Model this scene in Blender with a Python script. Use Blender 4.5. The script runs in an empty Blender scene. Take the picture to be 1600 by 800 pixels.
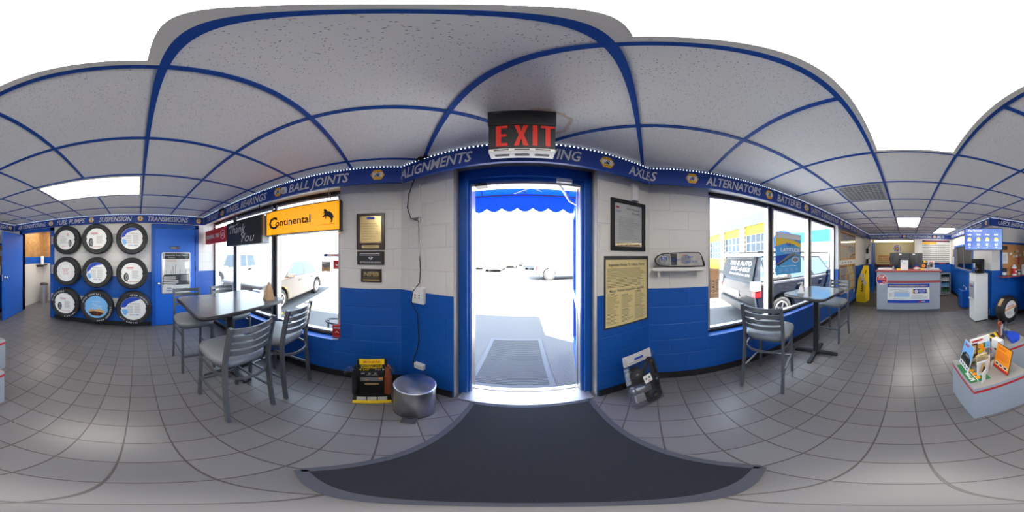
import bpy, math, random
from mathutils import Matrix, Vector
random.seed(4)
SC = bpy.context.scene
COL = SC.collection
PI = math.pi
def tand(a): return math.tan(math.radians(a))
# ---------------------------------------------------------------- camera
# axes: +Y runs out through the left window wall, +X out through the right window wall, the door cuts the corner between them
CAMH = 1.52
cd = bpy.data.cameras.new('camera'); cam = bpy.data.objects.new('camera', cd); COL.objects.link(cam)
cam.location = (0, 0, CAMH); cam.rotation_euler = (PI/2, 0, math.radians(-41.6))
cd.type = 'PANO'; cd.clip_start = .01; cd.clip_end = 400
try: cd.cycles.panorama_type = 'EQUIRECTANGULAR'
except Exception: cd.panorama_type = 'EQUIRECTANGULAR'
SC.camera = cam
# ---------------------------------------------------------------- light and exposure
LIGHT_PANEL = 12.5
SKY = 4.2
SUN = 105.0
SC.view_settings.view_transform = 'Standard'; SC.view_settings.look = 'None'
SC.view_settings.exposure = 0.5; SC.view_settings.gamma = 1.0; SC.view_settings.use_curve_mapping = False
w = bpy.data.worlds.new('sky'); SC.world = w; w.use_nodes = True
bg = w.node_tree.nodes['Background']; bg.inputs[0].default_value = (.70, .84, 1, 1); bg.inputs[1].default_value = SKY
sl = bpy.data.lights.new('sun', 'SUN'); sl.energy = SUN; sl.angle = math.radians(.6); sl.color = (1, .96, .9)
so = bpy.data.objects.new('sun', sl); COL.objects.link(so); so.location = (-3, -8, 12)
so.rotation_euler = Vector((.55, 2.2, -3.7)).to_track_quat('-Z', 'Y').to_euler()
try:
    SC.cycles.use_denoising = True; SC.cycles.max_bounces = 10; SC.cycles.diffuse_bounces = 5; SC.cycles.sample_clamp_indirect = 6
    SC.cycles.caustics_reflective = False; SC.cycles.caustics_refractive = False
except Exception: pass
# ---------------------------------------------------------------- materials
def lin(c): return tuple((x/255/12.92 if x/255 <= .04045 else ((x/255+.055)/1.055)**2.4) for x in c)
MATS = {}
def M(name, rgb=(200,200,200), rough=.5, metal=0., emit=0., bump=0., bscale=80., coat=0., spec=.5, trans=0., vary=0.):
    """a procedural Principled material: flat paint, a fine noise in tone (vary) and relief (bump)"""
    if name in MATS: return MATS[name]
    m = bpy.data.materials.new(name); m.use_nodes = True; nt = m.node_tree; b = nt.nodes['Principled BSDF']
    c = (*lin(rgb), 1)
    b.inputs['Base Color'].default_value = c; b.inputs['Roughness'].default_value = rough; b.inputs['Metallic'].default_value = metal
    b.inputs['Coat Weight'].default_value = coat; b.inputs['Specular IOR Level'].default_value = spec
    b.inputs['Transmission Weight'].default_value = trans
    if emit: b.inputs['Emission Color'].default_value = c; b.inputs['Emission Strength'].default_value = emit
    if bump or vary:
        tc = nt.nodes.new('ShaderNodeTexCoord'); n = nt.nodes.new('ShaderNodeTexNoise'); n.inputs['Scale'].default_value = bscale; n.inputs['Detail'].default_value = 4
        nt.links.new(tc.outputs['Object'], n.inputs['Vector'])
        if bump:
            bp = nt.nodes.new('ShaderNodeBump'); bp.inputs['Strength'].default_value = bump; bp.inputs['Distance'].default_value = .01
            nt.links.new(n.outputs[0], bp.inputs['Height']); nt.links.new(bp.outputs[0], b.inputs['Normal'])
        if vary:
            mx = nt.nodes.new('ShaderNodeMix'); mx.data_type = 'RGBA'
            mx.inputs[6].default_value = (*[x*(1-vary) for x in c[:3]], 1); mx.inputs[7].default_value = (*[min(1, x*(1+vary)) for x in c[:3]], 1)
            nt.links.new(n.outputs[0], mx.inputs[0]); nt.links.new(mx.outputs[2], b.inputs['Base Color'])
    MATS[name] = m; return m
def nodes(name):
    m = bpy.data.materials.new(name); m.use_nodes = True; MATS[name] = m
    return m, m.node_tree, m.node_tree.nodes['Principled BSDF'], m.node_tree.nodes.new, m.node_tree.links.new
def math_node(N, L, op, a, b=None):
    n = N('ShaderNodeMath'); n.operation = op
    for i, v in enumerate((a, b)):
        if v is None: continue
        if isinstance(v, (int, float)): n.inputs[i].default_value = v
        else: L(v, n.inputs[i])
    return n.outputs[0]
def mixc(N, L, f, a, b):
    n = N('ShaderNodeMix'); n.data_type = 'RGBA'
    for i, v in ((0, f), (6, a), (7, b)):
        if isinstance(v, (int, float)): n.inputs[i].default_value = v
        elif isinstance(v, tuple): n.inputs[i].default_value = (*v, 1) if len(v) == 3 else v
        else: L(v, n.inputs[i])
    return n.outputs[2]
WHITE = (224, 221, 216); BLUE = (16, 84, 172)
def wall_mat(name, u, split=1.19, lower=BLUE, upper=WHITE):
    """painted concrete block: joints 0.4 x 0.2 m in relief, blue paint up to the split height, off-white above"""
    m, nt, b, N, L = nodes(name)
    g = N('ShaderNodeNewGeometry'); sp = N('ShaderNodeSeparateXYZ'); L(g.outputs['Position'], sp.inputs[0])
    s = math_node(N, L, 'ADD', math_node(N, L, 'MULTIPLY', sp.outputs[0], u[0]), math_node(N, L, 'MULTIPLY', sp.outputs[1], u[1]))
    cv = N('ShaderNodeCombineXYZ'); L(s, cv.inputs[0]); L(math_node(N, L, 'ADD', sp.outputs[2], .01), cv.inputs[1])
    br = N('ShaderNodeTexBrick'); L(cv.outputs[0], br.inputs['Vector'])
    br.inputs['Scale'].default_value = 1; br.inputs['Brick Width'].default_value = .4; br.inputs['Row Height'].default_value = .2
    br.inputs['Mortar Size'].default_value = .006; br.inputs['Mortar Smooth'].default_value = .6
    no = N('ShaderNodeTexNoise'); no.inputs['Scale'].default_value = 45; no.inputs['Detail'].default_value = 5; L(g.outputs['Position'], no.inputs['Vector'])
    hgt = math_node(N, L, 'SUBTRACT', math_node(N, L, 'MULTIPLY', no.outputs[0], .25), br.outputs['Fac'])
    bp = N('ShaderNodeBump'); bp.inputs['Strength'].default_value = .55; bp.inputs['Distance'].default_value = .006; L(hgt, bp.inputs['Height']); L(bp.outputs[0], b.inputs['Normal'])
    f = math_node(N, L, 'GREATER_THAN', sp.outputs[2], split)
    L(mixc(N, L, f, lin(lower), lin(upper)), b.inputs['Base Color']); b.inputs['Roughness'].default_value = .38
    return m
wall_mat('block wall along x', (1, 0)); wall_mat('block wall along y', (0, 1)); wall_mat('block wall diagonal', (.7006, -.7136))
def ceiling_mat():
    m, nt, b, N, L = nodes('acoustic tile')
    g = N('ShaderNodeNewGeometry')
    v = N('ShaderNodeTexVoronoi'); v.inputs['Scale'].default_value = 105; L(g.outputs['Position'], v.inputs['Vector'])
    n = N('ShaderNodeTexNoise'); n.inputs['Scale'].default_value = 60; L(g.outputs['Position'], n.inputs['Vector'])
    d = math_node(N, L, 'ADD', v.outputs['Distance'], math_node(N, L, 'MULTIPLY', n.outputs[0], .3))
    hole = math_node(N, L, 'LESS_THAN', d, .305)
    # a tea-coloured ring stain beside the lit sign
    sp = N('ShaderNodeSeparateXYZ'); L(g.outputs['Position'], sp.inputs[0])
    dx = math_node(N, L, 'SUBTRACT', sp.outputs[0], .655); dy = math_node(N, L, 'SUBTRACT', sp.outputs[1], .50)
    n2 = N('ShaderNodeTexNoise'); n2.inputs['Scale'].default_value = 14; L(g.outputs['Position'], n2.inputs['Vector'])
    r = math_node(N, L, 'SQRT', math_node(N, L, 'ADD', math_node(N, L, 'MULTIPLY', dx, dx), math_node(N, L, 'MULTIPLY', dy, dy)))
    r = math_node(N, L, 'ADD', r, math_node(N, L, 'MULTIPLY', math_node(N, L, 'SUBTRACT', n2.outputs[0], .5), .06))
    ring = math_node(N, L, 'LESS_THAN', math_node(N, L, 'ABSOLUTE', math_node(N, L, 'SUBTRACT', r, .13)), .012)
    disc = math_node(N, L, 'MULTIPLY', math_node(N, L, 'LESS_THAN', r, .13), .25)
    st = math_node(N, L, 'MULTIPLY', math_node(N, L, 'MAXIMUM', ring, disc), .6)
    base = mixc(N, L, st, lin((246, 245, 243)), lin((210, 176, 146)))
    L(mixc(N, L, hole, base, lin((128, 124, 120))), b.inputs['Base Color']); b.inputs['Roughness'].default_value = .9
    bp = N('ShaderNodeBump'); bp.inputs['Strength'].default_value = .4; bp.inputs['Distance'].default_value = .004
    L(math_node(N, L, 'MULTIPLY', hole, -1.), bp.inputs['Height']); L(bp.outputs[0], b.inputs['Normal'])
ceiling_mat()
def floor_mat():
    m, nt, b, N, L = nodes('quarry tile')
    g = N('ShaderNodeNewGeometry'); mp = N('ShaderNodeMapping'); L(g.outputs['Position'], mp.inputs[0]); mp.inputs['Location'].default_value = (.068, .0593, 0)
    br = N('ShaderNodeTexBrick'); L(mp.outputs[0], br.inputs['Vector']); br.offset = 0; br.inputs['Scale'].default_value = 1
    br.inputs['Brick Width'].default_value = .203; br.inputs['Row Height'].default_value = .203; br.inputs['Mortar Size'].default_value = .0042; br.inputs['Mortar Smooth'].default_value = .2; br.inputs['Bias'].default_value = 0
    br.inputs['Color1'].default_value = (*lin((104, 102, 103)), 1); br.inputs['Color2'].default_value = (*lin((112, 110, 111)), 1); br.inputs['Mortar'].default_value = (*lin((64, 57, 56)), 1)
    n = N('ShaderNodeTexNoise'); n.inputs['Scale'].default_value = 9; n.inputs['Detail'].default_value = 6; L(g.outputs['Position'], n.inputs['Vector'])
    dirt = mixc(N, L, math_node(N, L, 'MULTIPLY', n.outputs[0], .14), br.outputs['Color'], lin((104, 100, 98)))
    L(dirt, b.inputs['Base Color'])
    b.inputs['Roughness'].default_value = .31; b.inputs['Specular IOR Level'].default_value = .5
    bp = N('ShaderNodeBump'); bp.inputs['Strength'].default_value = .5; bp.inputs['Distance'].default_value = .003
    L(math_node(N, L, 'SUBTRACT', 1., br.outputs['Fac']), bp.inputs['Height']); L(bp.outputs[0], b.inputs['Normal'])
floor_mat()
def glass_mat(name, tint=(1, 1, 1), refl=.5):
    m, nt, b, N, L = nodes(name); nt.nodes.remove(b); o = nt.nodes['Material Output']
    t = N('ShaderNodeBsdfTransparent'); t.inputs[0].default_value = (*tint, 1); gl = N('ShaderNodeBsdfGlossy'); gl.inputs['Roughness'].default_value = .02
    g = N('ShaderNodeNewGeometry'); vd = N('ShaderNodeVectorMath'); vd.operation = 'DOT_PRODUCT'; L(g.outputs['Incoming'], vd.inputs[0]); L(g.outputs['Normal'], vd.inputs[1])
    f = math_node(N, L, 'POWER', math_node(N, L, 'SUBTRACT', 1., math_node(N, L, 'ABSOLUTE', vd.outputs['Value'])), 5.)
    f = math_node(N, L, 'ADD', math_node(N, L, 'MULTIPLY', f, .9*min(1, refl)), .05*refl); mx = N('ShaderNodeMixShader')
    L(f, mx.inputs[0]); L(t.outputs[0], mx.inputs[1]); L(gl.outputs[0], mx.inputs[2]); L(mx.outputs[0], o.inputs[0])
glass_mat('window glass', (.97, .98, .98)); glass_mat('acrylic', (.97, .97, .97), .8); glass_mat('acrylic sheet', (.97, .97, .96), 2.2); glass_mat('bottle clear', (.85, .88, .9), 1.2)
def asphalt_mat():
    m, nt, b, N, L = nodes('asphalt'); g = N('ShaderNodeNewGeometry')
    n = N('ShaderNodeTexNoise'); n.inputs['Scale'].default_value = 130; n.inputs['Detail'].default_value = 5; L(g.outputs['Position'], n.inputs['Vector'])
    n2 = N('ShaderNodeTexNoise'); n2.inputs['Scale'].default_value = .9; n2.inputs['Detail'].default_value = 6; L(g.outputs['Position'], n2.inputs['Vector'])
    c = mixc(N, L, n.outputs[0], lin((86, 86, 88)), lin((130, 129, 128)))
    c = mixc(N, L, math_node(N, L, 'MULTIPLY', n2.outputs[0], .35), c, lin((76, 76, 76)))
    L(c, b.inputs['Base Color']); b.inputs['Roughness'].default_value = .9
    bp = N('ShaderNodeBump'); bp.inputs['Strength'].default_value = .5; bp.inputs['Distance'].default_value = .01; L(n.outputs[0], bp.inputs['Height']); L(bp.outputs[0], b.inputs['Normal'])
asphalt_mat()
def brickish(name, c1, c2, mortar, bw, rh, ms, u):
    m, nt, b, N, L = nodes(name); g = N('ShaderNodeNewGeometry'); sp = N('ShaderNodeSeparateXYZ'); L(g.outputs['Position'], sp.inputs[0])
    cv = N('ShaderNodeCombineXYZ'); L(sp.outputs[u], cv.inputs[0]); L(sp.outputs[2], cv.inputs[1])
    br = N('ShaderNodeTexBrick'); L(cv.outputs[0], br.inputs['Vector']); br.inputs['Scale'].default_value = 1; br.inputs['Brick Width'].default_value = bw; br.inputs['Row Height'].default_value = rh; br.inputs['Mortar Size'].default_value = ms
    for k, v in (('Color1', c1), ('Color2', c2), ('Mortar', mortar)): br.inputs[k].default_value = (*lin(v), 1)
    n = N('ShaderNodeTexNoise'); n.inputs['Scale'].default_value = 12; n.inputs['Detail'].default_value = 6; L(g.outputs['Position'], n.inputs['Vector'])
    L(mixc(N, L, math_node(N, L, 'MULTIPLY', n.outputs[0], .4), br.outputs['Color'], lin(c1)), b.inputs['Base Color']); b.inputs['Roughness'].default_value = .85
brickish('split-face block', (176, 166, 150), (206, 198, 184), (150, 140, 126), .2, .2, .008, 0)
def plywood_mat():
    m, nt, b, N, L = nodes('chipboard'); g = N('ShaderNodeNewGeometry')
    v = N('ShaderNodeTexVoronoi'); v.inputs['Scale'].default_value = 14; L(g.outputs['Position'], v.inputs['Vector'])
    n = N('ShaderNodeTexNoise'); n.inputs['Scale'].default_value = 4; L(g.outputs['Position'], n.inputs['Vector'])
    c = mixc(N, L, v.outputs['Color'], lin((150, 108, 64)), lin((190, 150, 100)))
    L(mixc(N, L, math_node(N, L, 'MULTIPLY', n.outputs[0], .5), c, lin((128, 88, 50))), b.inputs['Base Color'])
plywood_mat()
M('white paint', WHITE, .45, bump=.1); M('blue paint', BLUE, .35, bump=.06, bscale=40); M('blue door', (30, 102, 206), .35, bump=.05, bscale=30)
M('fascia blue', (22, 62, 150), .5, vary=.04); M('grid blue', (18, 74, 165), .4, vary=.03); M('letter silver', (214, 216, 220), .45, vary=.03)
M('badge yellow', (240, 178, 30), .5); M('badge white', (236, 236, 232), .5); M('navy', (24, 36, 84), .5); M('led', (225, 235, 255), .4)
M('black rubber', (34, 34, 36), .62, bump=.15, bscale=150); M('baseboard', (26, 25, 26), .5, vary=.1, bscale=20)
M('aluminium', (196, 192, 186), .38, .85, vary=.05); M('bronze frame', (44, 40, 38), .4, .4); M('old steel', (168, 160, 150), .45, .7, vary=.12, bscale=12)
M('chrome', (225, 225, 228), .12, 1.); M('brushed steel', (190, 190, 192), .28, 1., vary=.06, bscale=220)
M('black plastic', (26, 26, 28), .4, vary=.1); M('dark plastic', (52, 53, 56), .42, vary=.06); M('grey plastic', (150, 152, 156), .45); M('white plastic', (232, 232, 230), .4)
M('sign black', (34, 35, 37), .42); M('exit red', (205, 44, 34), .4, emit=.06); M('slot dark', (22, 20, 20), .6)
M('chair metal', (92, 95, 100), .38, .35, vary=.05); M('seat vinyl', (112, 116, 122), .42, bump=.06, bscale=300); M('laminate grey', (92, 95, 102), .14, vary=.05, bscale=300); M('table edge', (38, 38, 40), .4); M('table base', (40, 42, 45), .45, .3, bump=.1)
M('paper', (238, 238, 234), .6); M('paper grey', (205, 206, 204), .6); M('ink', (60, 60, 66), .6); M('ink grey', (148, 150, 154), .6); M('ink red', (196, 36, 44), .6); M('ink blue', (28, 66, 176), .6); M('light blue', (120, 180, 232), .6); M('orange', (245, 150, 20), .5); M('yellow', (246, 206, 30), .45, vary=.04); M('green', (28, 110, 62), .6); M('red', (200, 34, 36), .45); M('black', (20, 20, 22), .55); M('grey', (128, 130, 134), .55); M('cream paper', (226, 208, 150), .55, vary=.05, bscale=6); M('kraft', (196, 158, 116), .7, vary=.08); M('tan', (196, 160, 110), .6)
M('podium grey', (172, 180, 188), .45, vary=.04, bscale=30); M('podium top', (150, 148, 144), .4, vary=.05, bscale=90); M('stripe red', (196, 44, 40), .45); M('counter red', (160, 74, 72), .4, vary=.06); M('counter grey', (166, 172, 182), .45, vary=.03); M('plinth', (92, 98, 106), .5)
M('carpet', (37, 39, 45), .95, bump=.9, bscale=420, vary=.35); M('mat edge', (64, 66, 74), .7); M('rubber mat', (108, 110, 114), .8, bump=.6, bscale=120, vary=.15)
M('walnut', (58, 34, 26), .3, vary=.3, bscale=10); M('gold plate', (206, 184, 130), .25, .7, vary=.05); M('bulletin cork', (196, 140, 86), .85, vary=.2, bscale=160); M('oak', (206, 168, 112), .5, vary=.1, bscale=20)
M('floor brown', (84, 76, 70), .45, vary=.15, bscale=3); M('reflector', (206, 200, 190), .3, .3, vary=.1, bscale=30); M('rust', (150, 78, 52), .7, .2, bump=.3, vary=.25, bscale=60); M('blue tray', (30, 74, 196), .4); M('rail grey', (186, 186, 184), .5, vary=.08, bscale=25)
# ---------------------------------------------------------------- mesh helpers
FONT_CACHE = {}
def glyphs(s, shear, bold, space=1.):
    k = (s, shear, bold, space)
    if k not in FONT_CACHE:
        c = bpy.data.curves.new('t', 'FONT'); c.body = s; c.shear = shear; c.offset = bold; c.resolution_u = 2; c.space_character = space; c.size = 1
        o = bpy.data.objects.new('t', c); me = bpy.data.meshes.new_from_object(o)
        FONT_CACHE[k] = ([v.co.copy() for v in me.vertices], [tuple(p.vertices) for p in me.polygons])
        bpy.data.objects.remove(o); bpy.data.curves.remove(c); bpy.data.meshes.remove(me)
    return FONT_CACHE[k]
class MB:
    def __init__(s, mat=None): s.v = []; s.f = []; s.mi = []; s.mats = []; s.cur = 0; s.T = Matrix(); s.sm = []; s.m(mat) if mat else None
    def m(s, name):
        mt = MATS[name]
        if mt not in s.mats: s.mats.append(mt)
        s.cur = s.mats.index(mt); return s
    def add(s, vs, fs, smooth=False):
        b = len(s.v); s.v += [s.T @ Vector(p) for p in vs]
        for f in fs: s.f.append([i+b for i in f]); s.mi.append(s.cur); s.sm.append(smooth)
        return s
    def box(s, x0, x1, y0, y1, z0, z1):
        return s.add([(x, y, z) for z in (z0, z1) for y in (y0, y1) for x in (x0, x1)], [(0,2,3,1), (4,5,7,6), (0,1,5,4), (2,6,7,3), (0,4,6,2), (1,3,7,5)])
    def prism(s, poly, z0, z1, smooth=False):
        if sum(poly[i-1][0]*poly[i][1]-poly[i][0]*poly[i-1][1] for i in range(len(poly))) < 0: poly = poly[::-1]
        n = len(poly)
        s.add([(x, y, z0) for x, y in poly]+[(x, y, z1) for x, y in poly], [tuple(range(n))[::-1], tuple(range(n, 2*n))])
        b = len(s.v)-2*n
        for i in range(n): s.f.append([b+i, b+(i+1) % n, b+n+(i+1) % n, b+n+i]); s.mi.append(s.cur); s.sm.append(smooth)
        return s
    def rings(s, rr, close=True, smooth=True, loop=False):
        n = len(rr[0]); vs = [p for r in rr for p in r]; fs = []
        for j in range(len(rr) if loop else len(rr)-1):
            k = (j+1) % len(rr)
            for i in range(n): fs.append((j*n+i, j*n+(i+1) % n, k*n+(i+1) % n, k*n+i))
        s.add(vs, fs, smooth)
        if close and not loop: s.add(list(rr[0])+list(rr[-1]), [tuple(range(n))[::-1], tuple(range(n, 2*n))])
        return s
    def lathe(s, prof, n=32, c=(0,0), close=True):
        return s.rings([[(c[0]+r*math.cos(2*PI*i/n), c[1]+r*math.sin(2*PI*i/n), z) for i in range(n)] for r, z in prof], close)
    def tube(s, pts, r, n=8, loop=False):
        pts = [Vector(p) for p in pts]; rr = []; N = len(pts); up = None
        for i, p in enumerate(pts):
            d = (pts[(i+1) % N]-pts[i-1]) if loop else (pts[min(i+1, N-1)]-pts[max(i-1, 0)])
            d.normalize()
            if up is None: up = Vector((0,0,1)) if abs(d.z) < .9 else Vector((1,0,0))
            a = d.cross(up); a = a.normalized() if a.length > 1e-6 else d.orthogonal().normalized(); b = a.cross(d); up = b
            rad = r[i] if isinstance(r, (list, tuple)) else r
            rr.append([p+a*math.cos(2*PI*k/n)*rad+b*math.sin(2*PI*k/n)*rad for k in range(n)])
        return s.rings(rr, True, n > 4, loop)
    def cyl(s, p0, p1, r0, r1=None, n=16): return s.tube([p0, p1], [r0, r0 if r1 is None else r1], n)
    def bar(s, p0, p1, w, h):
        p0, p1 = Vector(p0), Vector(p1); d = (p1-p0).normalized(); u = Vector((0,0,1)) if abs(d.z) < .95 else Vector((0,1,0))
        a = d.cross(u).normalized()*w/2; b = a.cross(d).normalized()*h/2
        return s.rings([[p+a+b, p-a+b, p-a-b, p+a-b] for p in (p0, p1)], True, False)
    def sweep(s, path, w, d):
        return s.rings([[(x-w/2, y-d/2, z), (x+w/2, y-d/2, z), (x+w/2, y+d/2, z), (x-w/2, y+d/2, z)] for x, y, z in path], True, False)
    def rect(s, x0, x1, y0, y1, z, d=.0012): return s.box(min(x0,x1), max(x0,x1), min(y0,y1), max(y0,y1), z, z+d)
    def disc(s, cx, cy, rx, z, ry=None, d=.0012, n=28, a0=0, a1=360):
        ry = ry or rx; k = [math.radians(a0+(a1-a0)*i/n) for i in range(n if a1-a0 >= 360 else n+1)]
        return s.prism([(cx+rx*math.cos(a), cy+ry*math.sin(a)) for a in k], z, z+d)
    def text(s, t, x, y, h, z=0, w=None, align='C', shear=0., bold=.0, d=.0012, maxw=None, M2=None, space=1.):
        """letters whose capitals are h tall, lying in the local XY plane at height z, optionally fitted to the width w"""
        vs, fs = glyphs(t, shear, bold, space)
        if not vs: return s
        x0 = min(v.x for v in vs); x1 = max(v.x for v in vs); k = h/.72; kx = k
        if w: kx = w/(x1-x0)
        elif maxw: kx = min(k, maxw/(x1-x0))
        W = (x1-x0)*kx; ox = x-(W/2 if align == 'C' else 0 if align == 'L' else W)
        pts = [Vector((ox+(v.x-x0)*kx, y+v.y*k-h/2, z+d)) for v in vs]
        if M2: pts = [M2 @ p for p in pts]
        return s.add(pts, fs)
    def arc_text(s, t, cx, cy, r, h, z, a_mid, span, inward=False, bold=.01):
        n = len(t)
        for i, ch in enumerate(t):
            if ch == ' ': continue
            a = a_mid+(span*(.5-(i+.5)/n) if not inward else -span*(.5-(i+.5)/n))
            R = Matrix.Translation((cx, cy, 0)) @ Matrix.Rotation(math.radians(a-90 if not inward else a+90), 4, 'Z')
            s.text(ch, 0, r if not inward else -r, h, z, bold=bold, M2=R)
        return s
    def lines(s, x0, x1, y0, y1, n, z, fill=.5, ragged=.25, seed=1):
        rnd = random.Random(seed); st = (y1-y0)/n
        for i in range(n):
            e = x1-(x1-x0)*ragged*rnd.random(); yc = y0+st*(i+.5); hh = abs(st)*fill/2
            s.rect(x0, e, yc-hh, yc+hh, z)
        return s
    def obj(s, name, parent=None, mat=None, bevel=0, label=None, smooth_angle=None):
        me = bpy.data.meshes.new(name); me.from_pydata([tuple(v) for v in s.v], [], s.f); me.update()
        for m in s.mats: me.materials.append(m)
        me.polygons.foreach_set('material_index', s.mi); me.polygons.foreach_set('use_smooth', s.sm)
        o = bpy.data.objects.new(name, me); COL.objects.link(o)
        if parent: o.parent = parent
        if mat is not None: o.matrix_local = mat
        if bevel:
            b = o.modifiers.new('bevel', 'BEVEL'); b.width = bevel; b.segments = 2; b.limit_method = 'ANGLE'; b.angle_limit = math.radians(40)
        if label: o['label'] = label
        return o
def _objs(s, name, parent=None, mat=None, bevel=0):
    """like obj(), each separate piece an object of its own"""
    par = list(range(len(s.v)))
    def find(i):
        while par[i] != i: par[i] = par[par[i]]; i = par[i]
        return i
    for f in s.f:
        for i in f[1:]: par[find(i)] = find(f[0])
    bx = {}
    for i, v in enumerate(s.v):
        r = find(i); b = bx.setdefault(r, [list(v), list(v)])
        for k in range(3): b[0][k] = min(b[0][k], v[k]); b[1][k] = max(b[1][k], v[k])
    R = list(bx)
    for i, a in enumerate(R):
        for c in R[i+1:]:
            if all(bx[a][0][k] <= bx[c][1][k]+1e-4 and bx[c][0][k] <= bx[a][1][k]+1e-4 for k in range(3)): par[find(a)] = find(c)
    out = []
    for root in sorted({find(r) for r in R}):
        n = MB(); ids = [i for i in range(len(s.v)) if find(i) == root]; mp = {i: j for j, i in enumerate(ids)}; n.v = [s.v[i] for i in ids]; n.mats = s.mats
        for f, m, q in zip(s.f, s.mi, s.sm):
            if f[0] in mp: n.f.append([mp[i] for i in f]); n.mi.append(m); n.sm.append(q)
        out.append(n.obj(name, parent, mat, bevel))
    return out
MB.objs = _objs
def tag(o, label, cat, group=None, kind=None):
    o['label'] = label; o['category'] = cat
    if group: o['group'] = group
    if kind: o['kind'] = kind
    return o
def thing(name, label, cat, mat=None, group=None):
    o = bpy.data.objects.new(name, None); COL.objects.link(o); o.empty_display_size = .05
    if mat is not None: o.matrix_world = mat if isinstance(mat, Matrix) else Matrix.Translation(mat)
    return tag(o, label, cat, group)
def structure(name, mb, label=None, parent=None):
    o = mb.obj(name, parent)
    o['kind'] = 'structure'
    if label: o['label'] = label
    return o
def copy_tree(o, parent=None):
    c = o.copy(); COL.objects.link(c)
    if parent: c.parent = parent
    for ch in list(o.children): copy_tree(ch, c)
    return c
def frame(ox, oy, ux, uy, oz=0.):
    """local x to the viewer's right along the wall, local y up, local z out of the wall into the room"""
    return Matrix(((ux, 0, uy, ox), (uy, 0, -ux, oy), (0, 1, 0, oz), (0, 0, 0, 1)))
def at(F, x, y, z=0): return F @ Matrix.Translation((x, y, z))
def floor_at(x, y, z=0, rot=0): return Matrix.Translation((x, y, z)) @ Matrix.Rotation(math.radians(rot), 4, 'Z')
CEIL = 2.393
LY, RX, TX, BY, PX, CY, DD = 1.60, 1.64, -3.34, -6.45, -1.85, -3.17, 1.1745
FLT = frame(0, LY, 1, 0); FRT = frame(RX, 0, 0, -1); FTY = frame(TX, 0, 0, 1); FBK = frame(0, BY, -1, 0); FPI = frame(PX, 0, 0, 1); FCO = frame(0, CY, -1, 0)
NX, NY = .7136, .7006
FDR = frame(NX*DD, NY*DD, .7006, -.7136)
def dpt(s, D): return (NX*D+.7006*s, NY*D-.7136*s)
# ---------------------------------------------------------------- the setting
WX, WYm, WD = 'block wall along x', 'block wall along y', 'block wall diagonal'
structure('floor', MB('quarry tile').prism([(-5.1, -8.3), (1.7, -8.3), (1.7, .1), (.15, 1.7), (-5.1, 1.7)], -.12, 0), 'grey square floor tiles with dark joints')
g = MB('floor brown'); g.box(-1.84, -.9, -6.44, -4.13, .0005, .003); g.box(.76, 1.62, -6.44, -4.6, .0005, .003); g.box(-.9, .76, -8.1, -4.85, .0005, .003); structure('floor_2', g, 'brown floor behind the service counter')
g = MB('asphalt'); g.box(-70, 70, -40, 90, -.3, -.05); structure('parking_ground', g, 'sunlit asphalt parking lot outside the windows')
b = MB(WX); b.box(-3.46, .075, LY, 1.82, -.1, .545); b.box(-3.46, .075, LY, 1.82, 2.285, 2.7)
b.prism([(-.545, 1.6), (.075, 1.6), (.25, 1.772), (.2, 1.82), (-.545, 1.82)], .545, 2.285); structure('wall_left', b)
b = MB(WYm); b.box(RX, 1.86, -8.2, .006, -.1, .575); b.box(RX, 1.86, -8.2, .006, 2.29, 2.7); b.box(RX, 1.86, -8.2, -3.72, .575, 2.29)
b.prism([(1.64, -.615), (1.64, .006), (1.81, .19), (1.86, .14), (1.86, -.615)], .575, 2.29); structure('wall_right', b)
b = MB(WD)
for s0, s1 in ((-1.089, -.535), (.574, 1.1447)): b.prism([dpt(s0, DD), dpt(s1, DD), dpt(s1, 1.42), dpt(s0, 1.42)], -.1, 2.7)
b.prism([dpt(-.535, DD), dpt(.574, DD), dpt(.574, 1.42), dpt(-.535, 1.42)], 2.31, 2.7); structure('wall_front', b)
b = MB(WYm); b.box(-3.46, TX, -8.2, -2.86, -.1, 2.5); b.box(-3.46, TX, -1.97, 1.82, -.1, 2.5); b.box(-3.46, TX, -2.86, -1.97, 2.14, 2.5); structure('wall_side', b)
b = MB(WX); b.box(TX, PX, CY-.13, CY, -.1, 2.5); structure('wall_inner_back', b)
b = MB(WYm); b.box(-1.97, PX, BY, CY-.13, -.1, 1.07); b.box(-1.97, PX, BY, CY-.13, 1.84, 2.5); b.box(-1.97, PX, -4.26, CY-.13, 1.07, 1.84); b.box(-1.97, PX, BY, -5.9, 1.07, 1.84); structure('wall_inner_side', b)
b = MB(WX); b.box(-3.4, -.36, BY-.12, BY, -.1, 2.5); b.box(-.36, 1.40, BY-.12, BY, 2.22, 2.5); b.box(1.40, RX, BY-.12, BY, -.1, 2.5); structure('wall_rear', b)
wall_mat('office wall', (1, 0), 1.17, (30, 72, 140), (226, 214, 178))
structure('wall_back', MB('office wall').box(-3.4, 1.86, -8.22, -8.1, -.1, 2.5))
b = MB('black plastic'); b.box(-3.33, -1.98, BY, CY-.14, -.02, .0); structure('wall_inner_left', MB('cream paper').box(-3.33, -3.2, -6.4, -3.3, 0, 2.39))
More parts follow.
